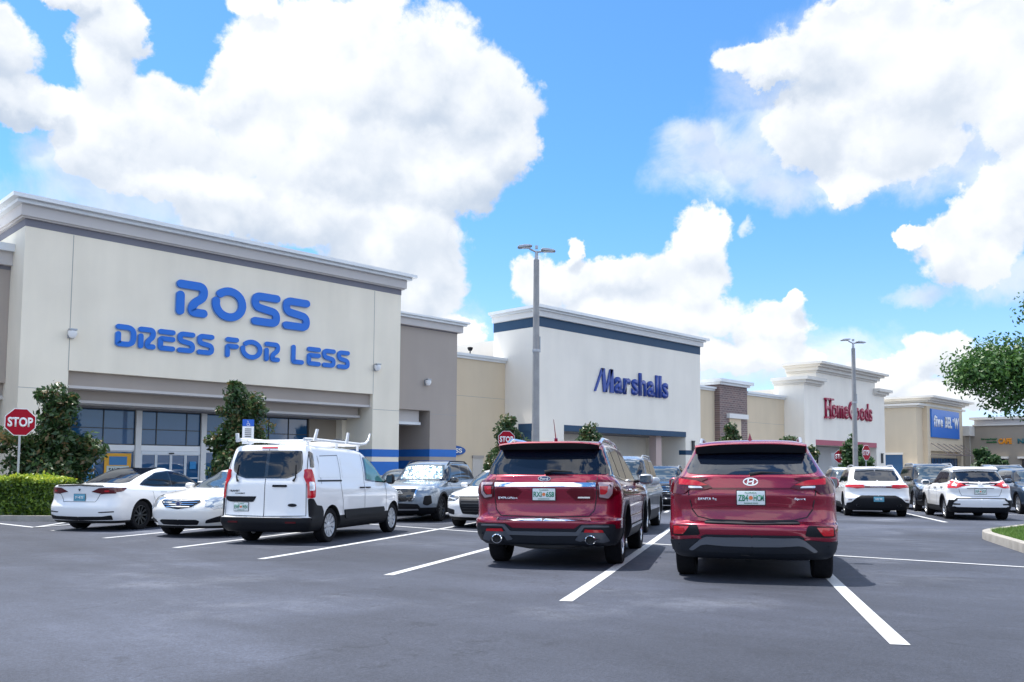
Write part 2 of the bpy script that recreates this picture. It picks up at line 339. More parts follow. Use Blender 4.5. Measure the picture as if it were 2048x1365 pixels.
def text_mesh(s, size, ext, off, sx=1.0):
    cu = D.curves.new('t', 'FONT'); cu.body = s; cu.size = size; cu.extrude = ext; cu.offset = off; cu.align_x = 'CENTER'; cu.align_y = 'CENTER'; cu.resolution_u = 3
    o = D.objects.new('t', cu); COL.objects.link(o)
    dg = bpy.context.evaluated_depsgraph_get()
    me = D.meshes.new_from_object(o.evaluated_get(dg)); D.objects.remove(o); D.curves.remove(cu)
    me.materials.clear()
    me.transform(Matrix.Diagonal((sx, 1, 1, 1)))
    xs = [v.co.x for v in me.vertices]; ys = [v.co.y for v in me.vertices]
    me.transform(Matrix.Translation((-(min(xs)+max(xs))/2, -(min(ys)+max(ys))/2, 0)))
    me['w'] = max(xs)-min(xs); me['h'] = max(ys)-min(ys)
    return me
FRONTAL = Matrix(((1, 0, 0, 0), (0, 0, -1, 0), (0, 1, 0, 0), (0, 0, 0, 1)))       # text that faces -Y
REARM = Matrix(((0, 0, -1, 0), (-1, 0, 0, 0), (0, 1, 0, 0), (0, 0, 0, 1)))          # text that faces -X
FRNTM = Matrix(((0, 0, 1, 0), (1, 0, 0, 0), (0, 1, 0, 0), (0, 0, 0, 1)))            # text that faces +X
def put_text(name, s, w, h, M4, loc, m, parent, ext=.01, off=0.0):
    me = text_mesh(s, 1, 0, off)
    me.transform(Matrix.Diagonal((w/me['w'], h/me['h'], 1, 1)))
    bm = bmesh.new(); bm.from_mesh(me)
    r = bmesh.ops.extrude_face_region(bm, geom=bm.faces[:])
    for e in r['geom']:
        if isinstance(e, bmesh.types.BMVert): e.co.z += ext
    bmesh.ops.recalc_face_normals(bm, faces=bm.faces); bm.to_mesh(me); bm.free()
    me.transform(Matrix.Translation(loc) @ M4)
    return mesh_obj(name, me, m, parent)

# ------------------------------------------------------------------ ground
def gz(x, y):
    q = max((x-10)*.6+(y-5), -6.0); q = min(q, 90)
    return -.42*(1-math.exp(-q/20))
def axis(a, b, lo, hi, step):
    out = list(np.arange(lo, hi+1e-6, step)); s = step; v = lo
    while v > a: s *= 1.35; v -= s; out.insert(0, max(v, a))
    s = step; v = hi
    while v < b: s *= 1.35; v += s; out.append(min(v, b))
    return out
gx = axis(-900, 1500, -6, 60, .75); gy = axis(-900, 1500, -8, 46, .75)
gv = [(x, y, gz(x, y)) for y in gy for x in gx]; nx = len(gx)
gf = [(j*nx+i, j*nx+i+1, (j+1)*nx+i+1, (j+1)*nx+i) for j in range(len(gy)-1) for i in range(nx-1)]
me = D.meshes.new('parking_lot'); me.from_pydata(gv, [], gf); me.shade_smooth()
tag(mesh_obj('parking_lot', me, asphalt), kind='structure')

SD = radians(60.3); SV = Vector((sin(SD), cos(SD), 0)); SL_ = Vector((-cos(SD), sin(SD), 0))
def strip(mb, p, q, w, z=.004, sub=.8):
    p = Vector((*p, 0)); q = Vector((*q, 0)); d = (q-p); L = d.length; d.normalize(); nrm = Vector((-d.y, d.x, 0))
    n = max(1, int(L/sub)); v = []; f = []
    for i in range(n+1):
        c = p+d*(L*i/n)
        for s in (-.5, .5):
            e = c+nrm*w*s; v.append((e.x, e.y, gz(e.x, e.y)+z))
    for i in range(n): f.append((2*i, 2*i+2, 2*i+3, 2*i+1))
    mb.add(v, f)
mk = MB()
def stall(x0, y0, L, w=.115):
    strip(mk, (x0, y0), (x0+SV.x*L, y0+SV.y*L), w)
YS = [-1.0, 2.22, 5.34, 8.43, 11.52, 14.45, 17.68, 20.8]
for i, y in enumerate(YS):
    x0 = 6.15 if i < 3 else 6.4
    if i == 1: x0 = 6.03
    stall(x0, y, 15.1 if i else 7.6, .13)
tip = Vector((13.08, 0, 0))
strip(mk, (13.0, -2.0), (13.12, 24.0), .11, .0075)
for i in range(0, 9):
    y = 8.08+2.93*(i); stall(25.55+(.0 if i < 1 else -.9*(i > 0)), y, 14.2, .13)
strip(mk, (32.3, 0), (32.3, 28), .11, .0075)
for i in range(-3, 8): stall(45.5, 5+3.1*i, 14, .13)
strip(mk, (6.2, 26.0), (6.46, 22.25), .12, .0075); strip(mk, (6.46, 22.25), (8.2, 24.6), .12, .011)
strip(mk, (6.46, 22.25), (9.6, 24.0), .12, .015)
tag(mk.build('painted_markings', paintwhite, recalc=False), kind='structure')

# kerbed islands ---------------------------------------------------------
def slab(name, poly, z0, z1, m, bev=.03, kind='structure', follow=True):
    v = []; n = len(poly)
    for (x, y) in poly: g = gz(x, y) if follow else 0; v.append((x, y, g+z0))
    for (x, y) in poly: g = gz(x, y) if follow else 0; v.append((x, y, g+z1))
    f = [tuple(range(n, 2*n))]+[(i, (i+1) % n, n+(i+1) % n, n+i) for i in range(n)]
    mb = MB(); mb.add(v, f); o = mb.build(name, m, smooth=40)
    if kind: tag(o, kind=kind)
    return o
def ring_kerb(name, poly, w, h, m):
    n = len(poly); P = [Vector((*p, 0)) for p in poly]; inn = []
    for i in range(n):
        a = (P[i]-P[i-1]).normalized(); b = (P[(i+1) % n]-P[i]).normalized()
        na = Vector((-a.y, a.x, 0)); nb_ = Vector((-b.y, b.x, 0)); q = (na+nb_).normalized(); inn.append(P[i]+q*(w/max(.4, q.dot(na))))
    prof = [(0, -.05), (0, h-.03), (.03, h), (1, h), (1, .02)]
    v = []; f = []; k = len(prof)
    for i in range(n):
        for (t, z) in prof:
            tt = t if t in (0, 1) else t
            e = P[i]+(inn[i]-P[i])*tt; v.append((e.x, e.y, gz(e.x, e.y)+z))
    for i in range(n):
        j = (i+1) % n
        for a in range(k-1): f.append((i*k+a, j*k+a, j*k+a+1, i*k+a+1))
    mb = MB(); mb.add(v, f); o = mb.build(name, m, smooth=35); tag(o, kind='structure'); return [(p.x, p.y) for p in inn]
def rounded(pts, r, n=6, closed=True):
    out = []; m = len(pts)
    for i in range(m):
        p = Vector(pts[i]).to_2d() if len(pts[i]) > 2 else Vector(pts[i])
        if not closed and i in (0, m-1): out.append((p.x, p.y)); continue
        a = Vector(pts[i-1]); b = Vector(pts[(i+1) % m]); da = (a-p); db = (b-p)
        ri = min(r[i] if isinstance(r, (list, tuple)) else r, da.length*.49, db.length*.49)
        if ri < 1e-4: out.append((p.x, p.y)); continue
        s = p+da.normalized()*ri; e = p+db.normalized()*ri
        for k in range(n+1):
            t = k/n; q = s*(1-t)**2+p*2*t*(1-t)+e*t*t; out.append((q.x, q.y))
    return out
isl = rounded([(19.6, 5.62), (13.9, 2.95), (16.2, -.5), (25, 1.8), (25.2, 5.5)], [1.1, 1, 1, 1, 1.6], 8)
inn = ring_kerb('kerb_of_right_island', isl, .17, .15, concrete)
soil = mat('topsoil', (.10, .085, .06), .95, var=.3, vscale=5)
slab('lawn_ground', inn, 0, .12, mat('lawn_soil', (.07, .10, .035), .95, var=.3, vscale=4))
isl2 = rounded([(5.2, 27.6), (7.0, 25.35), (8.7, 23.45), (12.5, 26.2), (9.0, 30.5)], [.8, .3, .5, 1, 1], 6)
inn2 = ring_kerb('kerb_of_left_island', isl2, .17, .15, concrete)
slab('planting_bed', inn2, 0, .11, soil)
# pavement in front of the shops
mb = MB(); mb.box(-40, 123, 31.6, 40.5, -.9, -.21)
tag(mb.build('pavement', mat('pavement_concrete', (.42, .41, .39), .9, var=.1, vscale=.8, bump=.2, bscale=60)), kind='structure')
mb = MB(); mb.box(-40, 123, 31.45, 31.597, -.9, -.20)
tag(mb.build('red_fire_lane_kerb', mat('red_kerb_paint', (.32, .03, .035), .7, var=.2, vscale=3)), kind='structure')

# ------------------------------------------------------------------ leaves
def leaves_mesh(name, pts, nrm, size, asp, rnd, m, jitter=.9):
    """every leaf is a small folded quad pair"""
    n = len(pts); rng = np.random.default_rng(len(pts)+int(size*1000))
    d = rng.normal(size=(n, 3)); d += nrm*jitter; d /= np.linalg.norm(d, axis=1)[:, None]
    t = rng.normal(size=(n, 3)); t -= (t*d).sum(1)[:, None]*d; t /= np.linalg.norm(t, axis=1)[:, None]
    b = np.cross(d, t); s = size*rng.uniform(.65, 1.3, n)[:, None]
    V = np.empty((n, 4, 3)); w = s*asp
    V[:, 0] = pts-t*s; V[:, 1] = pts+b*w+d*s*.12; V[:, 2] = pts+t*s; V[:, 3] = pts-b*w+d*s*.12
    me = D.meshes.new(name); me.vertices.add(4*n); me.vertices.foreach_set('co', V.reshape(-1).astype(np.float32))
    me.loops.add(4*n); me.loops.foreach_set('vertex_index', np.arange(4*n, dtype=np.int32))
    me.polygons.add(n); me.polygons.foreach_set('loop_start', (np.arange(n)*4).astype(np.int32))
    me.update(calc_edges=True)
    a = me.attributes.new('leafrand', 'FLOAT', 'FACE'); a.data.foreach_set('value', rnd.astype(np.float32))
    me.materials.append(m); return me
def crown_points(lobes, n, rng, shell=.5):
    vol = np.array([l[3]*l[4]*l[5] for l in lobes])**.8; vol /= vol.sum()
    idx = rng.choice(len(lobes), n, p=vol); L = np.array(lobes)[idx]
    u = rng.normal(size=(n, 3)); u /= np.linalg.norm(u, axis=1)[:, None]
    r = (shell+(1-shell)*rng.uniform(0, 1, n)**.6)*(1+.10*rng.normal(size=n))
    p = L[:, :3]+u*L[:, 3:6]*r[:, None]
    return p, u
MAG = leaf_mat('magnolia_leaf', (.022, .058, .020), (.055, .115, .035), (.17, .12, .05), .38)
OAK = leaf_mat('oak_leaf', (.034, .095, .022), (.068, .16, .036), (.12, .22, .05), .45)
HDG = leaf_mat('hedge_leaf', (.04, .09, .015), (.20, .32, .03), (.50, .54, .05), .45)
SHR = leaf_mat('shrub_leaf', (.02, .06, .02), (.05, .12, .035), (.10, .16, .05), .5)
BARK = mat('bark', (.13, .10, .08), .9, var=.3, vscale=9, bump=.6, bscale=30)
def build_tree(name, label, base, H, lobes, nl, m, lsize, asp, seed, trunk_r, group=None, cat='tree', clumps=60, top=.72, parent_mesh=None):
    t = thing(name, label, cat, base, group)
    rng = np.random.default_rng(seed)
    # clump centres in the lobes, then leaves round the clumps: leaves gaps between the clumps
    c, u = crown_points(lobes, clumps, rng, .35)
    cr = H*.075*rng.uniform(.6, 1.35, clumps)
    idx = rng.integers(0, clumps, nl); uu = rng.normal(size=(nl, 3)); uu /= np.linalg.norm(uu, axis=1)[:, None]
    p = c[idx]+uu*(cr[idx]*rng.uniform(.25, 1, nl)**.5)[:, None]*np.array([1, 1, .8])
    p2, u2 = crown_points(lobes, nl//3, rng, .2)
    p = np.vstack([p, p2]); uu = np.vstack([uu, u2]); uu[:, 2] += .4
    clump_tone = rng.uniform(-.22, .22, clumps); r = rng.uniform(0, .8, len(p)); r[:nl] += clump_tone[idx]; r = np.clip(r, 0, 1)
    out = rng.uniform(0, 1, len(p)) < .10; r[out] = 1
    mesh_obj('crown', leaves_mesh('crown', p, uu, lsize, asp, r, m), None, t)
    mb = MB(); mb.tube([(0, 0, -.25), (.02, .01, H*.25), (-.03, .02, H*.5), (0, 0, H*top)], [trunk_r*1.25, trunk_r, trunk_r*.7, trunk_r*.25], 10)
    for k in range(min(clumps, 26)):
        q = c[k]; z0 = max(H*.12, min(q[2]-H*.18, H*.55)); st = Vector((0, 0, z0)); md = st.lerp(Vector(q), .55)+Vector((0, 0, H*.03))
        mb.tube([st, md, Vector(q)], [trunk_r*.38, trunk_r*.22, trunk_r*.06], 5)
    mb.build('trunk', BARK, t, smooth=60)
    return t

# ------------------------------------------------------------------ buildings
cream = wall_mat('stucco_cream', (.86, .785, .645), .045)
cream2 = wall_mat('stucco_white', (.87, .815, .72), .035)
tan = wall_mat('stucco_tan', (.66, .55, .40))
tan2 = wall_mat('stucco_dark_tan', (.44, .38, .30))
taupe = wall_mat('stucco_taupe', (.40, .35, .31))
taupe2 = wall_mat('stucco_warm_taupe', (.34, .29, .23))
fascia = wall_mat('cornice_grey', (.58, .55, .53), .02)
bandg = wall_mat('grey_stripe', (.20, .20, .23), .03)
crown_m = mat('metal_coping', (.70, .72, .73), .45, .2, var=.05, vscale=1)
offw = wall_mat('cornice_offwhite', (.70, .67, .61), .03)
offw2 = wall_mat('cornice_white', (.74, .73, .71), .03)
navy = mat('navy_stripe', (.008, .052, .115), .6, var=.06, vscale=2)
bluep = mat('bright_blue_paint', (.01, .14, .50), .55, var=.06, vscale=2)
signblue = mat('sign_blue', (.001, .145, .60), .35)
signside = mat('sign_return', (.40, .48, .60), .4)
signnavy = mat('sign_navy', (.01, .05, .30), .35)
signred = mat('sign_crimson', (.33, .008, .05), .35)
rosep = mat('rose_stripe', (.42, .10, .14), .6, var=.05)
alum = mat('aluminium_frame', (.62, .64, .66), .4, .5)
alumd = mat('dark_frame', (.05, .055, .06), .4, .4)
jointM = mat('control_joint', (.33, .33, .32), .9)
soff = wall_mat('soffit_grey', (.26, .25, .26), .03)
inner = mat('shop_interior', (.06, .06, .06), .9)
GND = -.23
def cornice(mb, x0, x1, y0, y1, steps, mi=0):
    for (z0, z1, p) in steps: mb.box(x0-p, x1+p, y0-p, y1, z0, z1, mi)

# --- large cream store -------------------------------------------------
B = thing('store_building', 'large cream store with blue two-line lettering, grey cornice and wide recessed glass entrance', 'building', (18.8, 36, GND))
def P_(mb, name, m, parent=B, **k):
    o = mb.build(name, m, parent, **k)
    o.matrix_parent_inverse = Matrix.Translation(-parent.location); return o
mb = MB()
mb.box(9.67, 11.42, 36, 39.6, GND, 4.97); mb.box(26.15, 27.88, 36, 39.6, GND, 4.97)
mb.box(9.67, 27.88, 36, 39.6, 4.97, 10.43); mb.box(9.674, 27.876, 39.6, 64, GND, 10.43)
P_(mb, 'wall', cream)
mb = MB()
P_(mb, 'x', jointM) if False else None
for bx_ in ((11.4, 11.425, 35.994, 36.01, 4.97, 10.4), (26.14, 26.165, 35.994, 36.01, 4.97, 10.4), (9.66, 11.39, 35.994, 36.01, 4.17, 4.19), (26.17, 27.89, 35.994, 36.01, 4.17, 4.19)):
    mb = MB(); mb.box(*bx_); P_(mb, 'control_joint', jointM)
mb = MB(); mb.box(9.655, 27.895, 35.985, 60, 10.432, 10.72); P_(mb, 'stripe', bandg)
mb = MB(); cornice(mb, 9.67, 27.88, 36, 60, [(10.72, 10.78, .14), (10.78, 11.22, .22)]); P_(mb, 'fascia', fascia)
mb = MB(); cornice(mb, 9.67, 27.88, 36, 60, [(11.222, 11.36, .42), (11.362, 11.52, .62)]); P_(mb, 'coping', crown_m)
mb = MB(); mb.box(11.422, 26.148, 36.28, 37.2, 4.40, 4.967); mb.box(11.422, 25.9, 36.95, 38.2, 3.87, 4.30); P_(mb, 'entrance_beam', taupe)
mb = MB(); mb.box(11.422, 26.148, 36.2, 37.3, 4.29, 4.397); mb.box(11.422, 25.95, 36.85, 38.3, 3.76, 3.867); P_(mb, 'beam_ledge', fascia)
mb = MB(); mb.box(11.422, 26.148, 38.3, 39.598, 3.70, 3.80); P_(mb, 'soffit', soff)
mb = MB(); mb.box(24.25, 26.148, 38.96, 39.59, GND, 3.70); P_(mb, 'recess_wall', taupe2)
mb = MB(); mb.box(25.9, 26.147, 38.4, 38.955, GND, 3.70); P_(mb, 'recess_pilaster', cream)
for (a, b_) in ((26.145, 27.885),):
    mb = MB(); mb.box(a-.01, b_+.005, 35.99, 38.3, 1.72, 2.11); P_(mb, 'stripe', bluep)
    mb = MB(); mb.box(a-.01, b_+.005, 35.99, 38.3, .75, 1.47); P_(mb, 'stripe', bluep)
# storefront
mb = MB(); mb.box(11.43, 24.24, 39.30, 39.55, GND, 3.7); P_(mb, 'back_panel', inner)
def glazing(parent, x0, x1, y, z0, z1, cols, rows=(), frame=alum, glass=glass_shop, fw_=.036, name='window'):
    mb = MB(); xs = [x0+(x1-x0)*c for c in cols]; zs = [z0]+list(rows)+[z1]
    for x in [x0]+xs+[x1]: mb.box(x-fw_/2, x+fw_/2, y-.05, y+.05, z0, z1)
    for z in zs: mb.box(x0-fw_/2, x1+fw_/2, y-.045, y+.045, z-fw_/2, z+fw_/2)
    o = P_(mb, name, frame, parent)
    mb = MB(); mb.box(x0, x1, y-.008, y+.008, z0, z1); g = P_(mb, 'pane', glass, parent); g.parent = o; g.matrix_parent_inverse = Matrix()
    return o
glazing(B, 11.5, 15.28, 39.1, 2.15, 3.68, (.28, .64, ), (2.85,), alumd)
glazing(B, 15.56, 18.35, 39.1, 2.15, 3.68, (.25, .76), (2.85,), alumd)
glazing(B, 18.62, 24.2, 39.1, 2.15, 3.68, (.2, .4, .6, .8), (2.85,), alumd)
glazing(B, 11.5, 15.28, 39.1, -.1, 1.84, (.28, .55), (), alum)
glazing(B, 18.62, 24.2, 39.1, -.1, 1.84, (.2, .4, .6, .8), (.55,), alum)
mb = MB(); mb.box(11.43, 15.27, 39.0, 39.28, 1.87, 2.12); mb.box(15.57, 18.34, 39.0, 39.28, 1.87, 2.12); mb.box(18.61, 24.24, 39.0, 39.28, 1.87, 2.12); P_(mb, 'transom_panel', whiteM)
for x in (15.29, 18.36):
    mb = MB(); mb.box(x, x+.25, 38.93, 39.29, GND, 3.69); P_(mb, 'white_column', offw2)
for k in range(4):
    x0 = 15.6+k*.69; o = glazing(B, x0, x0+.64, 39.06, -.18, 1.72, (), (.62,), alum, glass_shop, .06, 'door')
mb = MB(); mb.box(15.57, 18.34, 38.98, 39.1, 1.73, 1.86); P_(mb, 'door_header', alum)
mb = MB(); mb.box(16.85, 17.05, 38.9, 38.98, 1.74, 1.80); P_(mb, 'door_sensor', blk)

# wing of that store
B2 = thing('store_wing', 'taupe wing wall with grey cornice and double blue stripes right of the cream store', 'building', (30.3, 37, GND))
mb = MB(); mb.box(30.85, 32.85, 37, 41, GND, 9.0); mb.box(27.884, 30.85, 37, 41, 4.38, 9.0); mb.box(27.884, 32.846, 41, 60, GND, 9.0); P_(mb, 'wall', taupe, B2)
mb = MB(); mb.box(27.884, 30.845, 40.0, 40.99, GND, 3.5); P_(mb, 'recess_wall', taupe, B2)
mb = MB(); mb.box(27.884, 30.45, 37.5, 38.4, 3.72, 4.377); P_(mb, 'beam', fascia, B2)
mb = MB(); mb.box(27.884, 30.5, 37.4, 38.5, 3.57, 3.717); P_(mb, 'beam_ledge', crown_m, B2)
mb = MB(); mb.box(30.86, 32.86, 36.993, 37.01, 4.19, 4.21); P_(mb, 'control_joint', jointM, B2)
mb = MB(); mb.box(27.886, 32.856, 36.99, 50, 9.0, 9.06); P_(mb, 'stripe', bandg, B2)
mb = MB(); cornice(mb, 27.884+.25, 32.85, 37, 58, [(9.06, 9.45, .25)]); P_(mb, 'fascia', fascia, B2)
mb = MB(); cornice(mb, 27.884+.45, 32.85, 37, 58, [(9.452, 9.58, .42), (9.582, 9.68, .55)]); P_(mb, 'coping', crown_m, B2)
for (z0, z1) in ((1.78, 2.2), (.9, 1.56)):
    mb = MB(); mb.box(30.838, 32.858, 36.988, 41, z0, z1); mb.box(27.89, 30.836, 39.99, 39.998, z0, z1); P_(mb, 'stripe', bluep, B2)

# tan link wall
B3 = thing('link_wall', 'plain tan wall with thin metal coping between the taupe wing and the white store', 'wall', (35.8, 39, GND))
mb = MB(); mb.box(32.854, 38.83, 39, 58, GND, 7.95); P_(mb, 'wall', tan, B3)
mb = MB(); mb.box(32.855, 38.82, 38.993, 39.01, 5.6, 5.62); P_(mb, 'control_joint', jointM, B3)
mb = MB(); mb.box(32.86, 38.83, 38.88, 58, 7.95, 8.10); mb.box(32.86, 38.83, 38.76, 58, 8.102, 8.27); P_(mb, 'coping', crown_m, B3)
mb = MB(); mb.box(36.0, 36.87, 38.96, 39.0, GND, 1.75); o = P_(mb, 'door', mat('service_door', (.55, .52, .48), .6), B3)
mb = MB(); mb.box(35.95, 36.92, 38.90, 38.998, 1.752, 1.92); P_(mb, 'door_hood', mat('door_hood_paint', (.38, .35, .32), .6), B3)

# white store with navy stripe
B4 = thing('store_building', 'white store with a navy stripe under its cornice and slanted blue lettering', 'building', (48, 36, GND))
mb = MB()
mb.box(38.84, 41.25, 36, 40.1, GND, 3.95); mb.box(55.38, 57.51, 36, 40.1, GND, 3.95); mb.box(38.84, 57.51, 36, 40.1, 3.95, 10.1)
mb.box(41.25, 57.506, 40.1, 62, GND, 10.09); P_(mb, 'wall', cream2, B4)
mb = MB(); mb.box(38.825, 57.525, 35.985, 40.12, 10.1, 10.72); P_(mb, 'stripe', navy, B4)
mb = MB(); cornice(mb, 38.84, 57.51, 36, 40.1, [(10.722, 11.08, .2)]); P_(mb, 'fascia', offw2, B4)
mb = MB(); cornice(mb, 38.84, 57.51, 36, 40.1, [(11.082, 11.2, .35), (11.202, 11.38, .55)]); P_(mb, 'coping', crown_m, B4)
mb = MB(); mb.box(41.252, 55.42, 35.98, 36.4, 3.56, 3.948); P_(mb, 'stripe', navy, B4)
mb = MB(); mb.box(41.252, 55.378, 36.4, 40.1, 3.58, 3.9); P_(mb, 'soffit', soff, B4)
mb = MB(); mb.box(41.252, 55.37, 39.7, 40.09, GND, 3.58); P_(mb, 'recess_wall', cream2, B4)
mb = MB(); mb.box(52.2, 52.9, 36.5, 37.1, GND, 3.58); P_(mb, 'entrance_column', mat('pinkish_column', (.55, .42, .38), .8), B4)
mb = MB(); mb.box(55.37, 57.53, 35.985, 36.6, 2.2, 2.55); P_(mb, 'stripe', navy, B4)
glazing(B4, 47.6, 50.0, 39.62, .2, 2.6, (.33, .66), (), alumd, glass_dark)
glazing(B4, 50.3, 51.6, 39.62, .2, 2.6, (.3,), (), alumd, glass_dark, name='door')
mb = MB(); mb.box(50.85, 51.5, 39.585, 39.6, .9, 2.5); P_(mb, 'window_poster', signred, B4)
mb = MB(); mb.box(38.825, 38.838, 36.6, 37.7, 2.7, 3.95); mb.box(38.80, 38.835, 36.55, 37.75, 3.5, 3.96); P_(mb, 'side_stripe', navy, B4)

# link with the brick pier
B5 = thing('link_wall', 'tan wall with brick pier and white lintel between the white store and the store with crimson lettering', 'wall', (66, 38, GND))
mb = MB(); mb.box(57.52, 75.36, 38, 58, GND, 7.7); P_(mb, 'wall', tan, B5)
mb = MB(); mb.box(57.52, 62.8, 37.85, 58, 7.7, 7.86); mb.box(57.52, 62.8, 37.7, 58, 7.862, 8.02); mb.box(68.0, 75.36, 37.85, 58, 7.7, 7.86); mb.box(68.0, 75.36, 37.7, 58, 7.862, 8.05); P_(mb, 'coping', crown_m, B5)
mb = MB(); mb.box(62.9, 67.5, 37.5, 39.5, GND, 8.25); P_(mb, 'brick_pier', brick, B5)
mb = MB(); mb.box(62.7, 67.7, 37.3, 39.7, 8.252, 8.45); mb.box(62.45, 67.95, 37.05, 39.9, 8.452, 8.72); P_(mb, 'pier_cap', crown_m, B5)
mb = MB(); mb.box(64.0, 67.2, 37.2, 37.5, 5.45, 5.85); P_(mb, 'lintel', offw2, B5)
mb = MB(); mb.box(64.4, 66.3, 37.44, 37.497, 1.0, 5.44); P_(mb, 'niche_panel', tan, B5)
mb = MB(); mb.box(68.1, 75.35, 37.993, 38.01, 5.3, 5.32); P_(mb, 'control_joint', jointM, B5)

# store with crimson lettering
B6 = thing('store_building', 'white store with stepped parapet, crimson lettering and rose stripe over its entrance', 'building', (85, 36, GND))
mb = MB()
mb.box(75.38, 77.7, 36, 39, GND, 3.5); mb.box(92.3, 94.73, 36, 39, GND, 3.5); mb.box(75.38, 94.73, 36, 39, 3.5, 9.1)
mb.box(78.0, 92.3, 36.02, 39, 9.1, 10.45); mb.box(77.7, 94.726, 39.0, 60, GND, 9.0); P_(mb, 'wall', cream2, B6)
mb = MB(); cornice(mb, 78.0, 92.3, 36, 39, [(10.452, 10.62, .15), (10.622, 10.95, .4), (10.952, 11.15, .75), (11.152, 11.36, 1.1)]); P_(mb, 'cornice', offw, B6)
for side_ in (0, 1):
    mb = MB()
    for (z0, z1, p) in [(9.1, 9.25, .15), (9.252, 9.5, .4), (9.502, 9.8, .7)]:
        if side_: mb.box(92.303, 94.73+p, 36-p, 39, z0, z1); mb.box(91.7, 92.303, 36-p, 36.0, z0, z1)
        else: mb.box(75.38-p, 77.997, 36-p, 39, z0, z1); mb.box(77.997, 78.9, 36-p, 36.0, z0, z1)
    P_(mb, 'shoulder_cornice', offw, B6)
mb = MB(); mb.box(77.702, 92.32, 35.97, 36.3, 3.45, 3.95); P_(mb, 'stripe', rosep, B6)
mb = MB(); mb.box(77.702, 92.29, 38.6, 38.99, GND, 3.44); P_(mb, 'recess_wall', wall_mat('recess_grey', (.5, .5, .5)), B6)
glazing(B6, 78.2, 83.5, 38.5, 1.75, 2.55, (.14, .28, .42, .56, .70, .84), (), alumd, glass_dark)
glazing(B6, 78.2, 83.5, 38.5, -.1, 1.6, (.3, .6), (), alum, glass_dark)

# store with blue sign panel
B7 = thing('store_building', 'tan corner store with projecting white cornice and a square blue sign panel', 'building', (114, 36, GND))
mb = MB(); mb.box(105.9, 122.0, 36.5, 60, GND, 8.6); mb.box(108.0, 121.2, 36, 44, 3.4, 9.3); mb.box(108.0, 109.0, 36.0, 36.5, GND, 3.4); mb.box(120.2, 121.2, 36, 36.5, GND, 3.4); P_(mb, 'wall', tan, B7)
mb = MB(); cornice(mb, 105.9, 122.0, 36.5, 60, [(8.602, 8.8, .2), (8.802, 9.05, .55)]); P_(mb, 'lower_cornice', offw, B7)
mb = MB(); cornice(mb, 108, 121.2, 36, 44, [(9.302, 9.5, .3), (9.502, 9.75, .7), (9.752, 10.0, 1.2)]); P_(mb, 'cornice', offw, B7)
glazing(B7, 109.2, 120.0, 36.42, 0, 2.55, (.1, .2, .3, .4, .5, .6, .7, .8, .9), (), alumd, glass_shop)
mb = MB(); mb.box(105.86, 105.898, 38.2, 40.4, GND, 2.9); P_(mb, 'side_window', glass_shop, B7)
mb = MB(); mb.box(105.75, 105.896, 38.1, 40.6, 2.9, 3.15); P_(mb, 'side_lintel', offw, B7)
mb = MB()
mb.box(109, 120.4, 33.9, 34.05, 2.85, 3.0)
for k in range(6):
    x = 109.2+k*2.2; mb.tube([(x, 36, 4.35), (x+.0, 33.95, 3.0)], .05, 6); mb.box(x-.05, x+.05, 33.95, 36, 2.88, 2.98)
P_(mb, 'canopy', mat('canopy_steel', (.28, .22, .2), .5, .4), B7)
mb = MB()
for k in range(10): mb.box(109, 120.4, 34.1+k*.19, 34.16+k*.19, 2.90, 2.96)
P_(mb, 'canopy_slats', mat('canopy_slat_paint', (.4, .33, .3), .5, .3), B7)

# cafe wing running towards the camera
B8 = thing('store_wing', 'warm taupe shop row with grey cornice at the right edge behind the parked cars', 'building', (124, 20, GND))
mb = MB(); mb.box(124.2, 150, -20, 35.99, GND, 6.95); mb.box(122.02, 124.2, 36, 58, GND, 5.6); P_(mb, 'wall', taupe2, B8)
mb = MB(); mb.box(123.9, 150.1, -20.1, 35.6, 6.952, 7.15); P_(mb, 'lower_moulding', offw, B8)
mb = MB(); mb.box(124.1, 150, -20, 35.4, 7.152, 7.75); P_(mb, 'fascia', fascia, B8)
mb = MB(); mb.box(123.6, 150.3, -20.3, 35.9, 7.752, 8.1); mb.box(122.0, 126, 35.4, 58, 5.602, 6.9); P_(mb, 'coping', offw, B8)
for (y0, y1) in ((31.6, 34.4), (27.0, 30.1), (20, 25)):
    mb = MB(); mb.box(123.7, 124.198, y0-.2, y1+.2, 2.60, 2.86); P_(mb, 'lintel', offw, B8)
    mb = MB(); mb.box(124.1, 124.198, y0+.2, y1-.2, GND, 2.59); P_(mb, 'window', glass_dark, B8)
mb = MB(); mb.box(124.05, 124.099, 27.6, 29.4, .8, 2.0); P_(mb, 'window_poster', mat('teal_poster', (.03, .35, .42), .5), B8)

# grey building cut by the left edge
B9 = thing('store_wing', 'grey-brown shop wing with blue-grey cornice at the left edge of the picture', 'building', (0, 37.7, GND))
mb = MB(); mb.box(-40, 9.664, 37.7, 60, 4.44, 8.95); mb.box(-40, 6.5, 37.7, 41, GND, 4.44); mb.box(-40, 9.66, 41, 60, GND, 4.44); P_(mb, 'wall', taupe, B9)
mb = MB(); mb.box(-40, 9.666, 37.69, 58, 8.952, 9.1); P_(mb, 'stripe', bandg, B9)
mb = MB(); mb.box(-40, 9.666, 37.45, 58, 9.102, 9.62); P_(mb, 'fascia', fascia, B9)
mb = MB(); mb.box(-40, 9.666, 37.2, 58, 9.622, 9.92); P_(mb, 'coping', crown_m, B9)
mb = MB(); mb.box(6.5, 9.664, 38.0, 39, 3.95, 4.437); P_(mb, 'beam', taupe, B9)
mb = MB(); mb.box(6.5, 9.664, 37.9, 39.1, 3.8, 3.947); P_(mb, 'beam_ledge', fascia, B9)
glazing(B9, 6.6, 9.6, 40.8, 0, 3.3, (.33, .66), (2.2,), alumd, glass_dark)
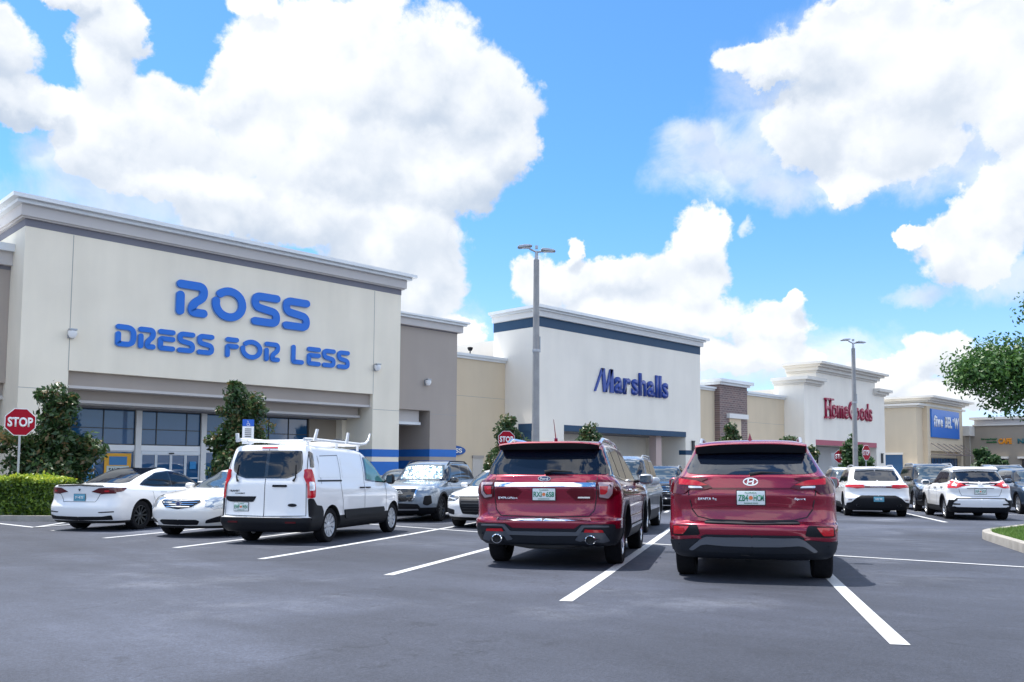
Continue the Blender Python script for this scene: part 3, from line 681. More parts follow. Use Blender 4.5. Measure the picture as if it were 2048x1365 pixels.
mb = MB(); mb.box(6.6, 7.9, 38.2, 39.0, GND, 2.6); P_(mb, 'pillar', mat('pinkish_stucco', (.42, .33, .31), .85), B9)
mb = MB(); mb.box(6.5, 8.0, 38.05, 39.1, GND, .6); P_(mb, 'pillar_base', mat('dark_base', (.1, .1, .12), .8), B9)

# ------------------------------------------------------------------ signs on the walls
def arcs(pts, r, n=8): return rounded(pts, r, n, False)
def stroke(pts, w, mat4, depth, mb):
    P = [Vector(p) for p in pts]; L = []; R_ = []
    for i, p in enumerate(P):
        d = (P[min(i+1, len(P)-1)]-P[max(i-1, 0)]).normalized(); nn = Vector((-d.y, d.x)); L.append(p+nn*w/2); R_.append(p-nn*w/2)
    def capp(c, d):
        a0 = math.atan2(d.y, d.x); return [c+Vector((cos(a0+t), sin(a0+t)))*w/2 for t in [pi/2-pi*k/8 for k in range(1, 8)]]
    de = (P[-1]-P[-2]).normalized(); ds = (P[0]-P[1]).normalized()
    poly = L+capp(P[-1], de)+R_[::-1]+capp(P[0], ds)
    # build as a strip so that folded shapes stay clean
    n = len(P); v = []; f = []
    for z in (0, depth):
        for i in range(n): v += [mat4 @ Vector((*L[i], z)), mat4 @ Vector((*R_[i], z))]
    for i in range(n-1):
        f.append((2*i, 2*i+2, 2*i+3, 2*i+1)); f.append((2*n+2*i, 2*n+2*i+1, 2*n+2*i+3, 2*n+2*i+2))
        f.append((2*i, 2*n+2*i, 2*n+2*i+2, 2*i+2)); f.append((2*i+1, 2*i+3, 2*n+2*i+3, 2*n+2*i+1))
    mb.add(v, f)
    for c, d in ((P[-1], de), (P[0], ds)):
        q = [c+Vector((-d.y, d.x))*w/2]+capp(c, d)+[c-Vector((-d.y, d.x))*w/2]
        k = len(q); v = [mat4 @ Vector((*a, z)) for z in (0, depth) for a in q]
        mb.add(v, [tuple(range(k)), tuple(range(k, 2*k))[::-1]]+[(i, i+1, k+i+1, k+i) for i in range(k-1)])
def circ(cx, cy, rx, ry, a0, a1, n=26): return [(cx+rx*cos(radians(a0+(a1-a0)*k/n)), cy+ry*sin(radians(a0+(a1-a0)*k/n))) for k in range(n+1)]
def glyph(c, w, h, s):
    """stroke paths of a rounded stencil alphabet; s = stroke width"""
    q = s/2; l, r_, b, t = q, w-q, q, h-q; m = h/2
    if c == 'R': return [arcs([(l, t), (r_-.02*w, t), (r_, t-.30*h), (l+.42*w, m-.12*h), (l+.34*w, b), (r_, b)], [0, .3*h, .28*h, .25*h, .25*h, 0]), [(l, t-s*1.35), (l, b)]]
    if c == 'O': return [circ(w/2, h/2, w/2-q, h/2-q, 172, 172+322)]
    if c == 'S': return [arcs([(r_, t), (l, t), (l, m+.055*h), (r_, m-.055*h), (r_, b), (l, b)], [0, .17*h, .17*h, .17*h, .17*h, 0])]
    if c == 'D': return [arcs([(l, t), (r_, t), (r_, b), (l, b), (l, t-s*1.4)], [0, .48*h, .48*h, s*.2, 0])]
    if c == 'E': return [[(l, t), (r_, t)], arcs([(r_, m+.06*h), (l, m+.06*h), (l, b), (r_, b)], s*.35)]
    if c == 'F': return [[(l, t), (r_, t)], arcs([(r_, m+.06*h), (l, m+.06*h), (l, b)], s*.35)]
    if c == 'L': return [arcs([(l, t), (l, b), (r_, b)], s*.35)]
    return []
def stroke_letter(c, x0, x1, z0, z1, s, y, parent, depth=.09):
    mb = MB(); M4 = Matrix(((1, 0, 0, x0), (0, 0, 1, y-depth-.05), (0, 1, 0, z0), (0, 0, 0, 1)))
    for p in glyph(c, x1-x0, z1-z0, s): stroke(p, s, M4, depth, mb)
    o = mb.build('letter', signblue, parent); o.matrix_parent_inverse = Matrix.Translation(-parent.location)
    # pale channel returns just behind the face
    mb = MB(); M5 = Matrix(((1, 0, 0, x0-.015), (0, 0, 1, y-.05), (0, 1, 0, z0-.02), (0, 0, 0, 1)))
    for p in glyph(c, x1-x0, z1-z0, s): stroke(p, s*1.04, M5, .05, mb)
    g = mb.build('letter_backing', signside, o)
    return o
S1 = thing('wall_sign', 'big bright-blue rounded letters in two lines on the cream store wall', 'sign', (18.9, 36, 7.6))
for c, x0, x1 in (('R', 15.6, 17.02), ('O', 17.22, 18.86), ('S', 19.14, 20.6), ('S', 20.76, 22.22)): stroke_letter(c, x0, x1, 7.76, 9.3, .36, 36, S1)
for c, x0, x1 in (('D', 13.13, 13.97), ('R', 14.05, 14.78), ('E', 14.88, 15.62), ('S', 15.72, 16.5), ('S', 16.6, 17.38), ('F', 17.92, 18.56), ('O', 18.66, 19.74), ('R', 19.86, 20.66), ('L', 21.28, 21.96), ('E', 22.14, 22.9), ('S', 23.0, 23.76), ('S', 23.86, 24.6)):
    stroke_letter(c, x0, x1, 6.12, 7.04, .215, 36, S1, .07)

S2 = thing('wall_sign', 'navy slanted-M lettering on the white store wall', 'sign', (48.5, 36, 7))
def sign_letter(parent, polys, x0, z0, y, m, depth=.2, sc=(1, 1), name='letter'):
    mb = MB(); M4 = Matrix(((sc[0], 0, 0, x0), (0, 0, 1, y-depth), (0, sc[1], 0, z0), (0, 0, 0, 1)))
    for p in polys: mb.prism(p, M4, depth-.03)
    o = mb.build(name, m, parent); o.matrix_parent_inverse = Matrix.Translation(-parent.location); return o
def word(parent, s, x0, x1, zb, zcap, y, m, depth=.18, off=.03, kern=None, name='letter'):
    """each character of a word is one raised letter; x0..x1 span, zb baseline, zcap cap height"""
    ref = text_mesh('H', 1, 0, off); hc = ref['h']; adv = []
    for ch in s:
        me = text_mesh(ch, 1, 0, off); adv.append(me['w'])
    gap = .055; tot = sum(adv)+gap*(len(s)-1); k = (x1-x0)/tot; x = x0; kz = (zcap-zb)/hc
    for ch, a in zip(s, adv):
        me = text_mesh(ch, 1, 0, off)
        me.transform(Matrix.Diagonal((k, kz, 1, 1)))
        bm = bmesh.new(); bm.from_mesh(me); r = bmesh.ops.extrude_face_region(bm, geom=bm.faces[:])
        for e in r['geom']:
            if isinstance(e, bmesh.types.BMVert): e.co.z += depth
        bmesh.ops.recalc_face_normals(bm, faces=bm.faces); bm.to_mesh(me); bm.free()
        hh = me['h']*kz; zc = zb+hh/2-(.01 if ch in 'aosceGC' else 0)
        me.transform(Matrix.Translation((x+a*k/2, y-.03, zc)) @ FRONTAL)
        o = mesh_obj(name, me, m, parent); o.matrix_parent_inverse = Matrix.Translation(-parent.location)
        x += (a+gap)*k
# slanted M
Mh = 1.62
sign_letter(S2, [[(0, 0), (.16, 0), (1.0, Mh), (.78, Mh)], [(.78, Mh), (1.12, Mh), (1.32, 0), (.98, 0)], [(1.16, 0), (1.36, 0), (2.02, Mh), (1.70, Mh)], [(1.70, Mh), (2.04, Mh), (2.12, 0), (1.72, 0)]], 44.25, 6.35, 36, signnavy, .12)
word(S2, 'arshalls', 46.45, 52.95, 6.35, 7.98, 36, signnavy, .1, .03)

S3 = thing('wall_sign', 'crimson condensed serif lettering on the white stepped-parapet store', 'sign', (85.3, 36, 7))
word(S3, 'HomeGoods', 79.7, 91.05, 6.2, 8.05, 36, signred, .12, .022)
mb = MB()
for (x, z) in ((79.9, 8.0), (80.9, 8.0), (79.9, 6.2), (80.9, 6.2)): mb.box(x-.35, x+.4, 35.71, 35.97, z-.12, z+.06)
o = mb.build('serif', signred, S3); o.matrix_parent_inverse = Matrix.Translation(-S3.location)

S4 = thing('wall_sign', 'square blue sign panel with white lettering on the tan corner store', 'sign', (114.2, 36, 6.8))
mb = MB(); mb.box(109.05, 119.3, 35.8, 35.99, 5.07, 8.53); o = mb.build('panel', mat('panel_blue', (.01, .15, .56), .4), S4); o.matrix_parent_inverse = Matrix.Translation(-S4.location)
word(S4, 'five', 109.7, 112.9, 6.35, 7.75, 35.82, whiteM, .04, .045)
word(S4, 'BEL', 113.7, 116.3, 6.35, 7.75, 35.82, whiteM, .04, .045)
word(S4, 'o', 116.5, 117.1, 7.15, 7.75, 35.82, whiteM, .04, .045)
word(S4, 'W', 117.2, 118.95, 6.35, 7.75, 35.82, whiteM, .04, .045)

def side_word(parent, s, y0, y1, z0, z1, x, m, off=.03):
    me = text_mesh(s, 1, 0, off); me.transform(Matrix.Diagonal((abs(y1-y0)/me['w'], (z1-z0)/me['h'], 1, 1)))
    bm = bmesh.new(); bm.from_mesh(me); r = bmesh.ops.extrude_face_region(bm, geom=bm.faces[:])
    for e in r['geom']:
        if isinstance(e, bmesh.types.BMVert): e.co.z += .12
    bmesh.ops.recalc_face_normals(bm, faces=bm.faces); bm.to_mesh(me); bm.free()
    me.transform(Matrix.Translation((x-.02, (y0+y1)/2, (z0+z1)/2)) @ REARM)
    o = mesh_obj('lettering', me, m, parent); o.matrix_parent_inverse = Matrix.Translation(-parent.location)
S5 = thing('wall_sign', 'orange CAFE lettering after small green words on the taupe shop row', 'sign', (124, 32, 4.8))
side_word(S5, 'tropical', 34.65, 32.75, 5.02, 5.32, 124.2, mat('sign_green', (.03, .16, .05), .5))
side_word(S5, 'smoothie', 34.0, 32.75, 4.66, 4.95, 124.2, mat('sign_green', (.03, .16, .05), .5))
side_word(S5, 'CAFE', 32.55, 30.98, 4.5, 5.25, 124.2, mat('sign_orange', (.85, .30, .01), .4), .05)
S6 = thing('wall_sign', 'dark teal lettering cut off by the right edge of the picture', 'sign', (124, 29.5, 5))
side_word(S6, 'NA', 30.3, 28.9, 4.55, 5.2, 124.2, mat('sign_teal', (.02, .12, .13), .5), .05)

# small oval sign
S7 = thing('wall_sign', 'small blue oval sign with white letters on the tan link wall', 'sign', (34.4, 38.9, 2.15))
mb = MB(); mb.lathe([(0, 0), (1, 0), (1, .06), (0, .06)], 32, Matrix.Translation((34.35, 38.95, 2.2)) @ FRONTAL @ Matrix.Diagonal((.98, .30, 1, 1)))
o = mb.build('panel', mat('oval_blue', (.01, .09, .34), .4), S7); o.matrix_parent_inverse = Matrix.Translation(-S7.location)
o = put_text('lettering', 'ROSS', 1.45, .28, FRONTAL, (34.3, 38.89, 2.2), whiteM, S7, .01, .03); o.matrix_parent_inverse = Matrix.Translation(-S7.location)

# posters in the shop front
S8 = thing('window_poster', 'orange-bordered poster reading SAVE in the glass front of the cream store', 'poster', (14.6, 39, 1))
def pbox(par, name, m, *b):
    mb = MB(); mb.box(*b); o = mb.build(name, m, par); o.matrix_parent_inverse = Matrix.Translation(-par.location); return o
pbox(S8, 'border', mat('poster_orange', (.75, .38, .03), .6), 14.0, 15.15, 39.03, 39.045, .35, 1.74)
pbox(S8, 'picture', mat('poster_blue', (.05, .20, .42), .6), 14.2, 14.97, 39.018, 39.028, 1.22, 1.6)
pbox(S8, 'panel', mat('poster_pale', (.55, .62, .60), .6), 14.1, 15.06, 39.018, 39.028, .45, 1.18)
o = put_text('lettering', 'SAVE 10', .75, .18, FRONTAL, (14.57, 39.015, 1.0), blk, S8, .004, .02); o.matrix_parent_inverse = Matrix.Translation(-S8.location)
S9 = thing('window_poster', 'blue poster in the shop window beside the orange-bordered one', 'poster', (12.9, 39, 1))
pbox(S9, 'sheet', mat('poster_bright_blue', (.02, .22, .50), .6), 12.5, 13.55, 39.03, 39.045, .2, 1.75)
pbox(S9, 'lettering', whiteM, 12.8, 13.4, 39.022, 39.028, .75, .84)
S10 = thing('window_poster', 'small blue square notice on the glass entrance door', 'poster', (18, 39, 1.2))
pbox(S10, 'sheet', mat('poster_bright_blue', (.02, .22, .50), .6), 17.85, 18.15, 38.99, 39.005, 1.05, 1.4)

# wall lamps
def wall_lamp(label, x, y, z, w=.34, side=False):
    t = thing('wall_lamp', label, 'lamp', (x, y, z), 'shielded lamps on the shop walls')
    mb = MB(); mb.box(-w*.35, w*.35, -.05, 0, -.16, .16); mb.build('mounting_plate', silverp, t)
    mb = MB(); mb.lathe([(0, -.18), (w*.28, -.15), (w*.5, -.02), (w*.5, .10), (w*.3, .14), (0, .14)], 16, Matrix.Translation((0, -.22, 0))); mb.build('lamp_housing', whiteM, t, smooth=40)
    mb = MB(); mb.box(-w*.4, w*.4, -.36, -.12, .14, .20); mb.build('lamp_cap', silverp, t)
wall_lamp('lamp on the cream wall left of the two-line blue lettering', 11.44, 35.99, 6.4)
wall_lamp('lamp on the cream wall right below the end of the two-line blue lettering', 26.25, 35.99, 6.35)
wall_lamp('lamp high on the taupe wing wall', 30.5, 36.99, 5.95)
wall_lamp('lamp on the edge of the taupe wing beside the tan link wall', 33.1, 38.98, 4.5)
t = thing('wall_lamp', 'small dark lamp box on the white store right of its entrance', 'lamp', (56.3, 35.98, 2.9)); mb = MB(); mb.box(-.12, .12, -.15, 0, -.35, .35); mb.box(-.16, .16, -.18, 0, .35, .4); mb.build('lamp_housing', alumd, t, bevel=.01)
t = thing('wall_lamp', 'small dark lamp box on the store with crimson lettering', 'lamp', (93.6, 35.98, 2.3)); mb = MB(); mb.box(-.15, .15, -.15, 0, -.5, .5); mb.box(-.2, .2, -.2, 0, .5, .56); mb.build('lamp_housing', alumd, t, bevel=.01)
t = thing('roof_camera', 'dark domed camera standing on the coping of the tan link wall', 'camera', (35.9, 39.2, 8.27))
mb = MB(); mb.tube([(0, 0, 0), (0, 0, .25)], .04, 8); mb.build('bracket', alumd, t)
mb = MB(); mb.lathe([(0, .22), (.12, .26), (.17, .38), (.17, .46), (0, .5)], 16); mb.build('dome', blk, t, smooth=40)

# ------------------------------------------------------------------ lamp posts
def lamp_post(label, x, y, H, rz, r=.15):
    t = thing('lamp_post', label, 'lamp post', (x, y, gz(x, y)), 'parking lot lamp posts', rz)
    mb = MB(); mb.lathe([(.32, 0), (.32, .75), (.28, .8), (0, .8)], 20); mb.build('concrete_base', concrete, t, smooth=40)
    mb = MB(); mb.tube([(0, 0, .75), (0, 0, H*.5), (0, 0, H-.42)], [r*1.05, r*.9, r*.72], 18); mb.build('pole', polecon, t, smooth=50)
    mb = MB(); mb.tube([(0, 0, H-.42), (0, 0, H-.1)], [.07, .05], 12); mb.tube([(-.25, 0, H-.02), (0, 0, H-.14), (.25, 0, H-.1)], .035, 8); mb.box(-.05, .05, -.05, .05, H-.02, H+.1); mb.build('bracket', galv, t, smooth=50)
    mb = MB(); mb.tube([(r*.95, 0, H*.60), (r*.95, 0, H*.66)], .03, 6); mb.lathe([(r*.93, H*.6), (r*.96, H*.601), (r*.96, H*.61), (r*.93, H*.611)], 18); mb.build('strap', galv, t)
    for s, dz in ((-1, .05), (1, -.08)):
        mb = MB(); prof = [(-.27, .0), (-.22, .05), (0, .065), (.2, .045), (.27, .0), (.15, -.03), (-.19, -.035)]
        M4 = Matrix.Translation((s*.42, -.14, H+dz)) @ Matrix.Rotation(radians(-90), 4, 'X') @ Matrix.Rotation(s*radians(6), 4, 'Z')
        mb.prism([(a, -b) for a, b in prof], M4, .28); o = mb.build('lamp_head', galv, t, bevel=.015)
        mb = MB(); mb.box(s*.42-.2, s*.42+.2, -.1, .1, H+dz-.045, H+dz-.037); mb.build('lens', plateM, o)
lamp_post('tall tapering lamp post with two flat lamp heads in front of the white navy-striped store', 21.93, 20.47, 9.4, radians(-44), .14)
lamp_post('distant two-headed lamp post crossing the crimson lettering', 46.18, 19.16, 8.65, radians(-44), .14)

# ------------------------------------------------------------------ road signs
redsign = mat('sign_red', (.36, .004, .02), .5, spec=.15); hcblue = mat('sign_access_blue', (.01, .10, .50), .4); backg = mat('sign_back', (.45, .46, .47), .4, .6)
TOCAM = lambda x, y, extra=0: math.atan2(-x, -y)
def sign_base(name, label, x, y, ang, ztop):
    t = thing(name, label, 'sign', (x, y, gz(x, y)), None, ang)
    mb = MB(); mb.box(-.028, .028, .02, .06, -.1, ztop); mb.build('post', galv, t); return t
def face_ang(x, y, turn=0): return math.atan2(x, -y)*0 + (-math.atan2(x, y)+turn)
def stop_sign(label, x, y, zc, turn=0, R=.40, text='STOP'):
    g = gz(x, y); t = sign_base('stop_sign', label, x, y, face_ang(x, y, turn), zc-g+R*.8)
    z = zc-g; oc = lambda r: [(r*cos(radians(22.5+45*k)), r*sin(radians(22.5+45*k))) for k in range(8)]
    mb = MB(); mb.prism(oc(R), Matrix.Translation((0, .012, z)) @ FRONTAL, .006); mb.build('border', whiteM, t)
    mb = MB(); mb.prism(oc(R*.945), Matrix.Translation((0, .005, z)) @ FRONTAL, .006); mb.build('face', redsign, t)
    put_text('lettering', text, R*1.5, R*.66, FRONTAL, (0, 0, z), whiteM, t, .004, .035)
    return t
stop_sign('red octagonal stop sign on a steel post before the bushy tree', 7.50, 27.55, 2.49, radians(6), .43)
stop_sign('stop sign half hidden behind the roof of the left red car', 26.0, 26.0, 2.45, radians(0), .39)
stop_sign('stop sign by the small tree under the crimson lettering', 50.49, 21.82, 1.98, radians(0), .43)
stop_sign('narrow-looking stop sign turned away right of the small tree by the rose stripe', 46.4, 18.64, 2.13, radians(62), .45)
def hc_sign(label, x, y, z0, z1, w=.32, back=False):
    g = gz(x, y); t = sign_base('parking_sign', label, x, y, face_ang(x, y, 0), z1-g)
    a, b = z0-g, z1-g; m = a+(b-a)*.55
    if back:
        mb = MB(); mb.box(-w/2, w/2, 0, .01, a, b); mb.build('panel', backg, t); return
    mb = MB(); mb.box(-w/2, w/2, 0, .01, m+.004, b); mb.build('blue_panel', hcblue, t)
    mb = MB(); mb.box(-w/2, w/2, 0, .01, a-.25, m); mb.build('white_panel', whiteM, t)
    mb = MB(); c = (0, -.004, (m+b)/2-.03); k = (b-m)*.38
    M4 = Matrix.Translation(c) @ FRONTAL
    ring = circ(0, -.15*k, .5*k, .5*k, 130, 400, 20); stroke(ring, .13*k, M4, .003, mb)
    stroke([(-.12*k, .75*k), (-.05*k, .15*k), (.4*k, .1*k), (.62*k, -.5*k)], .15*k, M4, .0035, mb); mb.lathe([(0, 0), (.15*k, 0), (.15*k, .003), (0, .003)], 12, M4 @ Matrix.Translation((-.12*k, .98*k, 0)))
    mb.build('wheelchair_symbol', whiteM, t, recalc=False)
    for i, zz in enumerate((.78, .55, .32, .1, -.12)):
        z = a+(m-a)*zz-.02; mb = MB(); mb.box(-w*.28, w*.28, -.004, -.001, z-.012, z+.012); mb.build('text_line', blk, t)
hc_sign('blue and white disabled parking sign above the roof of the white van', 11.3, 21.2, 2.1, 2.52, .30)
hc_sign('plain grey back of a parking sign beside the small tree under the crimson lettering', 53.0, 23.4, .7, 2.25, .26, back=True)

# ------------------------------------------------------------------ vegetation
def lobes(*a): return [tuple(q) for q in a]
def tz(x, y, z): return (x, y, gz(x, y)+z)
build_tree('magnolia_tree', 'broad bushy magnolia behind the stop sign and the clipped hedge', tz(9.1, 29.9, .1), 4.35,
    lobes((-.1, 0, 1.0, 1.25, 1.25, .85), (.25, 0, 1.7, .95, .95, .8), (.0, .1, 2.7, .62, .62, .7), (-.1, 0, 3.6, .38, .38, .55), (-.95, .5, 2.1, .5, .5, .55), (.95, -.5, 2.0, .45, .45, .6), (.3, -.2, 3.2, .45, .45, .5)), 11000, MAG, .105, .42, 11, .11, 'young magnolias', clumps=130, top=.8)
build_tree('magnolia_tree', 'slimmer magnolia behind the white van in front of the store entrance', tz(15.3, 29.6, .1), 4.75,
    lobes((0, 0, 1.3, 1.0, 1.0, .8), (.25, -.1, 2.4, .8, .8, .8), (.05, 0, 3.4, .55, .55, .65), (0, 0, 4.2, .33, .33, .42), (-.5, .4, 2.3, .45, .45, .5), (.55, -.4, 3.6, .25, .25, .5)), 10000, MAG, .105, .42, 23, .11, 'young magnolias', clumps=120, top=.8)
build_tree('magnolia_tree', 'small magnolia beside the stop sign behind the left red car', tz(29.7, 29.6, .05), 4.2,
    lobes((-.2, .2, 1.9, .7, .7, .7), (.1, 0, 2.7, .62, .62, .6), (0, 0, 3.5, .4, .4, .5), (-.5, .5, 1.5, .5, .5, .6)), 6500, MAG, .10, .42, 31, .09, 'young magnolias', clumps=80, top=.8)
build_tree('magnolia_tree', 'magnolia top showing over the left red car before the white store entrance', tz(38.6, 31.8, .05), 4.2,
    lobes((0, 0, 2.0, .9, .9, .8), (0, 0, 3.0, .7, .7, .6), (.0, 0, 3.7, .35, .35, .42)), 5200, MAG, .11, .42, 37, .09, 'young magnolias', clumps=70, top=.8)
build_tree('magnolia_tree', 'magnolia top in front of the brick pier', tz(52.1, 29.8, .05), 4.45,
    lobes((0, 0, 2.4, .85, .85, .8), (-.2, .2, 3.3, .6, .6, .6), (-.25, .2, 4.1, .35, .35, .4)), 4200, MAG, .12, .42, 41, .09, 'young magnolias', clumps=60, top=.8)
build_tree('magnolia_tree', 'sparse magnolia top just over the roof of the right red car', tz(53.8, 26.5, .05), 3.95,
    lobes((0, 0, 2.2, .9, .9, .7), (-.2, .2, 3.2, .6, .6, .55), (.9, -.9, 2.6, .4, .4, .5)), 3800, MAG, .12, .42, 43, .09, 'young magnolias', clumps=60, top=.8)
build_tree('small_tree', 'dense dark small tree in front of the rose-striped entrance', tz(50.8, 21.1, .0), 3.7,
    lobes((0, 0, 1.1, 1.15, 1.15, .7), (0, 0, 1.9, .9, .9, .7), (-.1, .1, 2.7, .55, .55, .6), (-.1, .1, 3.4, .25, .25, .4)), 6500, SHR, .12, .5, 47, .09, None, clumps=90, top=.8)
build_tree('shrub', 'low dark shrub between the right red car and the white cars', tz(50.0, 25.5, 0), 2.2,
    lobes((0, 0, .9, 1.1, 1.1, .7), (.1, 0, 1.5, .8, .8, .55)), 3000, SHR, .13, .5, 53, .07, None, 'shrub', clumps=50)
build_tree('small_tree', 'small pyramidal tree in front of the taupe shop row', tz(85.0, 23.2, 0), 3.2+.6,
    lobes((0, 0, 1.2, 1.6, 1.6, .9), (0, 0, 2.2, 1.2, 1.2, .8), (-.3, .3, 3.1, .6, .6, .6)), 4500, SHR, .2, .5, 59, .12, None, clumps=70, top=.7)
# street oak whose branches enter at the right edge
build_tree('oak_tree', 'green oak whose leafy branches hang in from the right edge', tz(20.9, 3.35, .1), 7.0,
    lobes((-1.55, 1.95, 3.35, .62, .62, .36), (-1.62, 2.2, 3.3, .34, .34, .24), (-1.3, 1.5, 2.85, .42, .42, .34), (-1.2, 1.5, 3.6, .55, .55, .4), (-1.35, 1.1, 4.6, .25, .25, .12), (-1.0, 1.0, 3.2, .6, .6, .5), (.6, -.2, 4.0, 1.2, 1.2, .8), (1.0, -1.1, 4.2, 1.2, 1.2, .8)), 29000, OAK, .05, .48, 61, .16, None, clumps=230, top=.6)

def hedge():
    rng = np.random.default_rng(5); n = 17000
    L, Dp, H = 1.85, 1.5, 1.06
    # leaves lie through the outer shell of the clipped box
    pick = rng.uniform(size=n); p = np.empty((n, 3)); nr = np.zeros((n, 3))
    u, v, d = rng.uniform(-.5, .5, n), rng.uniform(-.5, .5, n), rng.exponential(.07, n)
    a = pick < .34; p[a] = np.c_[u[a]*L, v[a]*Dp, H-d[a]+.035*rng.normal(size=a.sum())]; nr[a] = (0, 0, 1)
    b = (pick >= .34) & (pick < .72); p[b] = np.c_[u[b]*L, -Dp/2+d[b], (v[b]+.5)*H]; nr[b] = (0, -1, .3)
    c = (pick >= .72) & (pick < .86); s = np.sign(rng.uniform(-1, 1, c.sum())); p[c] = np.c_[s*(L/2-d[c]), u[c]*Dp, (v[c]+.5)*H]; nr[c] = np.c_[s, s*0, s*0+.3]
    e = pick >= .86; p[e] = np.c_[u[e]*L, Dp/2-d[e], (v[e]+.5)*H]; nr[e] = (0, 1, .3)
    p += rng.normal(size=p.shape)*.022
    p[:, 2] += .05*np.sin(p[:, 0]*5.1+1)*(p[:, 2] > H*.8); p[:, 1] += .04*np.sin(p[:, 0]*7.3+p[:, 2]*4)
    r = np.clip(.18+.26*rng.normal(size=n)+.66*np.clip((p[:, 2]-H*.84)/(H*.14), 0, 1), 0, 1)   # young yellow shoots on top
    cx, cy = 7.50, 26.40; t = thing('hedge', 'clipped yellow-green hedge in the kerbed bed at the left', 'hedge', (cx, cy, gz(cx, cy)+.08), None, radians(-46))
    mesh_obj('foliage', leaves_mesh('foliage', p, nr, .05, .55, r, HDG, .7), None, t)
    mb = MB()
    for k in range(34):
        x, y = rng.uniform(-L*.46, L*.46), rng.uniform(-Dp*.42, Dp*.42); mb.tube([(x, y, 0), (x+rng.normal()*.05, y+rng.normal()*.05, H*.55), (x+rng.normal()*.15, y+rng.normal()*.15, H*.9)], [.02, .014, .004], 5)
    mb.build('stems', BARK, t)
    rng = np.random.default_rng(9); m = 700; q = rng.normal(size=(m, 3))*np.array([.28, .28, .16])+np.array([0, 0, .25]); q[:, 2] = abs(q[:, 2])
    t2 = thing('shrub', 'low lime-green plant at the left foot of the hedge', 'plant', (6.2, 26.9, gz(6.2, 26.9)+.08))
    mesh_obj('foliage', leaves_mesh('foliage', q, np.tile((0, 0, 1.), (m, 1)), .06, .4, np.clip(rng.uniform(.5, 1, m), 0, 1), HDG, .5), None, t2)
hedge()

def lawn(poly, z, n, hh):
    rng = np.random.default_rng(3); xs = [p[0] for p in poly]; ys = [p[1] for p in poly]; pts = []
    def inside(x, y):
        c = False
        for i in range(len(poly)):
            x1, y1 = poly[i-1]; x2, y2 = poly[i]
            if (y1 > y) != (y2 > y) and x < (x2-x1)*(y-y1)/(y2-y1)+x1: c = not c
        return c
    while len(pts) < n:
        x, y = rng.uniform(min(xs), max(xs)), rng.uniform(min(ys), max(ys))
        if inside(x, y) and (rng.uniform() < .35 or (x < 20.5)): pts.append((x, y, gz(x, y)+z))
    p = np.array(pts); a = rng.uniform(0, 2*pi, n); h = hh*rng.uniform(.5, 1.2, n); w = .006
    dx, dy = np.cos(a)*w, np.sin(a)*w; lx, ly = rng.normal(size=n)*.035, rng.normal(size=n)*.035
    V = np.empty((n, 3, 3)); V[:, 0] = p-np.c_[dx, dy, dx*0]; V[:, 1] = p+np.c_[dx, dy, dx*0]; V[:, 2] = p+np.c_[lx, ly, h]
    me = D.meshes.new('lawn_grass'); me.vertices.add(3*n); me.vertices.foreach_set('co', V.reshape(-1).astype(np.float32))
    me.loops.add(3*n); me.loops.foreach_set('vertex_index', np.arange(3*n, dtype=np.int32)); me.polygons.add(n); me.polygons.foreach_set('loop_start', (np.arange(n)*3).astype(np.int32)); me.update(calc_edges=True)
    at = me.attributes.new('leafrand', 'FLOAT', 'FACE'); at.data.foreach_set('value', rng.uniform(0, 1, n).astype(np.float32))
    o = mesh_obj('grass', me, leaf_mat('grass_blade', (.05, .12, .02), (.13, .25, .04), (.22, .30, .07), .6)); tag(o, 'short bright green grass inside the right kerbed island', 'grass', kind='stuff')
lawn(inn, .115, 52000, .085)

# ------------------------------------------------------------------ vehicles
def pchip(ys, sub):
    """monotone cubic through unevenly valued, evenly spaced samples"""
    y = np.array(ys, float); n = len(y); d = np.diff(y); m = np.zeros(n)
    for i in range(1, n-1):
        if d[i-1]*d[i] > 0: m[i] = 2*d[i-1]*d[i]/(d[i-1]+d[i])
    m[0] = d[0]; m[-1] = d[-1]; out = []
    for i in range(n-1):
        for k in range(sub):
            t = k/sub; out.append((2*t**3-3*t*t+1)*y[i]+(t**3-2*t*t+t)*m[i]+(-2*t**3+3*t*t)*y[i+1]+(t**3-t*t)*m[i+1])
    out.append(y[-1]); return out
def LV(xr, xf, w, zr, zm=None, zf=None, ar=.45, pr=3.4, af=.75, pf=2.7):
    zm = zr if zm is None else zm; zf = zm if zf is None else zf
    return (xr, xf, w, zr, zm, zf, ar, pr, af, pf)
NE, NS = 13, 30
def loop_pts(L):
    xr, xf, w, zr, zm, zf, ar, pr, af, pf = L; H = []
    span = xf-xr; ar = min(ar, span*.45); af = min(af, span*.45)
    for k in range(NE):
        t = pi/2*k/NE; H.append((xr+ar*(1-cos(t)**(2/pr)), w*sin(t)**(2/pr)))
    for k in range(NS+1): H.append((xr+ar+(xf-xr-ar-af)*k/NS, w))
    for k in range(1, NE+1):
        t = pi/2*(1-k/NE); H.append((xf-af*(1-max(0, cos(t))**(2/pf)), w*max(0, sin(t))**(2/pf)))
    full = H+[(x, -y) for x, y in H[-2:0:-1]]
    out = []
    for x, y in full:
        t = (x-xr)/max(span, 1e-6); z = zr*(1-t)*(1-2*t)+zm*4*t*(1-t)+zf*t*(2*t-1) if False else (zr+(zm-zr)*(1-(1-2*t)**2) if t < .5 else zf+(zm-zf)*(1-(2*t-1)**2))
        out.append((x, y, z))
    return out
